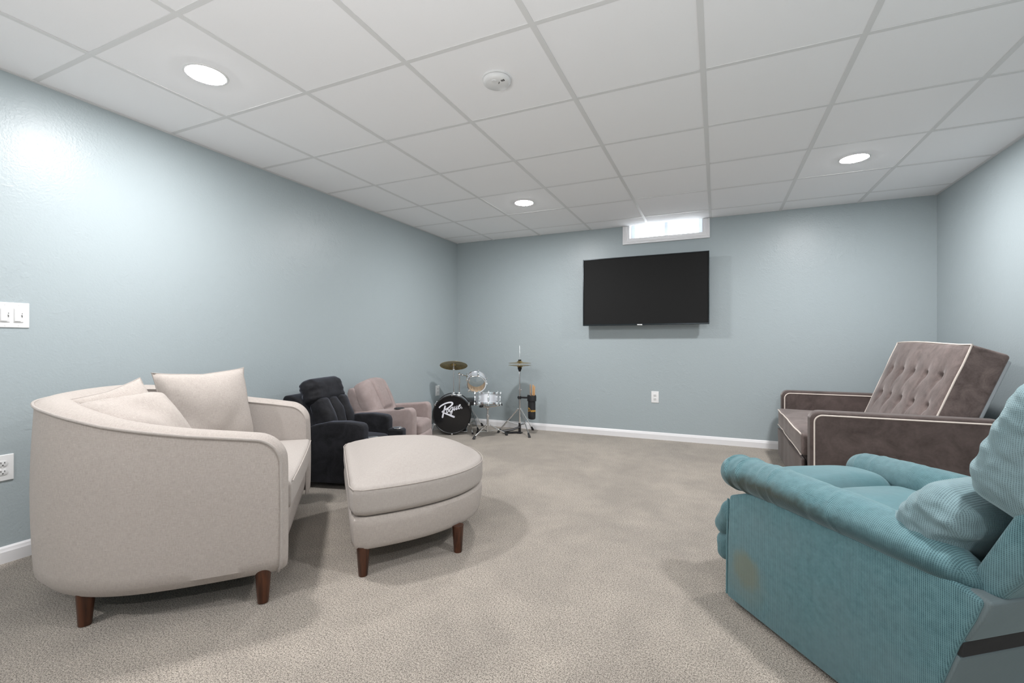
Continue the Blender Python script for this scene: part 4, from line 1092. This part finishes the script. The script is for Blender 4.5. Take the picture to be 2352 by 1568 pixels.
g = Geo(); hp = Matrix.Rotation(math.radians(24), 3, 'Z') @ V((HX - BGX, HY - BGY, 0)); g.box((hp.x * 0.5 - 0.02, hp.y * 0.5, 0.238), ((abs(hp.x) - 0.03), 0.010, 0.020), math.atan2(hp.y, hp.x)); g.cyl((hp.x - 0.004, hp.y, 0.222), (hp.x - 0.004, hp.y, 0.254), 0.020, 14); g.ball((hp.x - 0.026, hp.y - 0.004, 0.238), 0.008)
g.build('clamp_arm', BLACKP, sb)
GOLD = simple('gold_print', (0.75, 0.42, 0.08), 0.4)
cu_ = bpy.data.curves.new('lettering_curve', 'FONT'); cu_.body = 'onner'; cu_.size = 0.038; cu_.shear = 0.35; cu_.extrude = 0.0004; cu_.offset = 0.0006
to_ = bpy.data.objects.new('lettering_tmp', cu_); C.objects.link(to_)
bpy.context.view_layer.update()
me = bpy.data.meshes.new_from_object(to_.evaluated_get(bpy.context.evaluated_depsgraph_get()))
vs_ = [v.co.copy() for v in me.vertices]; fs_ = [tuple(p.vertices) for p in me.polygons]
bpy.data.objects.remove(to_); bpy.data.curves.remove(cu_); bpy.data.meshes.remove(me)
def wrap(p):                         # lettering laid round the pouch
    x, z, h = p
    a = -PI / 2 + x / 0.040
    return V((0.0462 * math.copysign(abs(math.cos(a)) ** 0.8, math.cos(a)) * (1 + h * 12), 0.0345 * math.copysign(abs(math.sin(a)) ** 0.8, math.sin(a)) * (1 + h * 12), z))
g = Geo()
g._add([wrap((v.x * 0.85 + 0.009, v.y + 0.090, v.z + 0.0006)) for v in vs_], fs_)
def gs(pts, w):
    P = [V((x * 1.5 + 0.0130, 0.090 + (z - 0.0905) * 1.3, 0)) for x, z in pts]; rows = []; w *= 1.25
    for i, p in enumerate(P):
        t_ = (P[min(i + 1, len(P) - 1)] - P[max(i - 1, 0)]).normalized(); nn = V((-t_.y, t_.x, 0)) * w / 2
        rows.append([wrap(((p + nn).x, (p + nn).y, h)) for h in (0.0, 0.001)] + [wrap(((p - nn).x, (p - nn).y, h)) for h in (0.001, 0.0)])
    g.grid(rows, cv=True)
gs([(-0.019, 0.094), (-0.0165, 0.108), (-0.015, 0.122)], 0.003)
gs([(-0.015, 0.123), (-0.008, 0.114), (-0.004, 0.106), (-0.006, 0.097), (-0.013, 0.092)], 0.0035)
gs([(-0.031, 0.0905), (-0.026, 0.0895), (-0.021, 0.0915), (-0.019, 0.096)], 0.006)
g.build('gold_lettering', GOLD, sb, smooth=False, fix=False)
# drumsticks
STICK = m_wood('hickory', (0.52, 0.28, 0.12), (0.66, 0.40, 0.19), 0.4); STICK2 = m_wood('worn_hickory', (0.36, 0.24, 0.16), (0.46, 0.33, 0.24), 0.5); STICK3 = m_wood('dark_stick', (0.22, 0.15, 0.10), (0.30, 0.21, 0.14), 0.5)
Rb = Matrix.Rotation(math.radians(-24), 3, 'Z')
def stick(label, x, y, tx_, ty_, top, m_):
    p0 = V((BGX, BGY, 0.172)) + Rb @ V((x, y, 0)); p1 = V((BGX, BGY, top)) + Rb @ V((x + tx_, y + ty_, 0))
    dz = (p1 - p0); L_ = dz.length
    t = thing('drumstick', label, 'drumstick', p0, group='drumsticks in the stick bag', rot=orient(dz) if abs(dz.normalized().z) < 0.99999 else None)
    Geo().lathe([(0.0001, 0.0), (0.0065, 0.002), (0.0072, 0.01), (0.0072, L_ - 0.012), (0.006, L_ - 0.003), (0.0001, L_)], 12).build('shaft', m_, t)
stick('worn brownish drumstick, leftmost in the stick bag', -0.019, 0.0, -0.002, 0.0, 0.555, STICK2)
stick('short dark drumstick barely rising above the stick bag', 0.000, -0.012, -0.002, 0.0, 0.465, STICK3)
stick('tall tan drumstick in the right-hand cluster, standing straightest', 0.010, 0.008, 0.004, 0.0, 0.552, STICK)
stick('tall tan drumstick in the middle of the right-hand cluster', 0.020, -0.010, 0.004, 0.006, 0.553, STICK)
stick('tan drumstick leaning furthest right in the stick bag', 0.026, 0.006, 0.012, 0.0, 0.540, STICK)
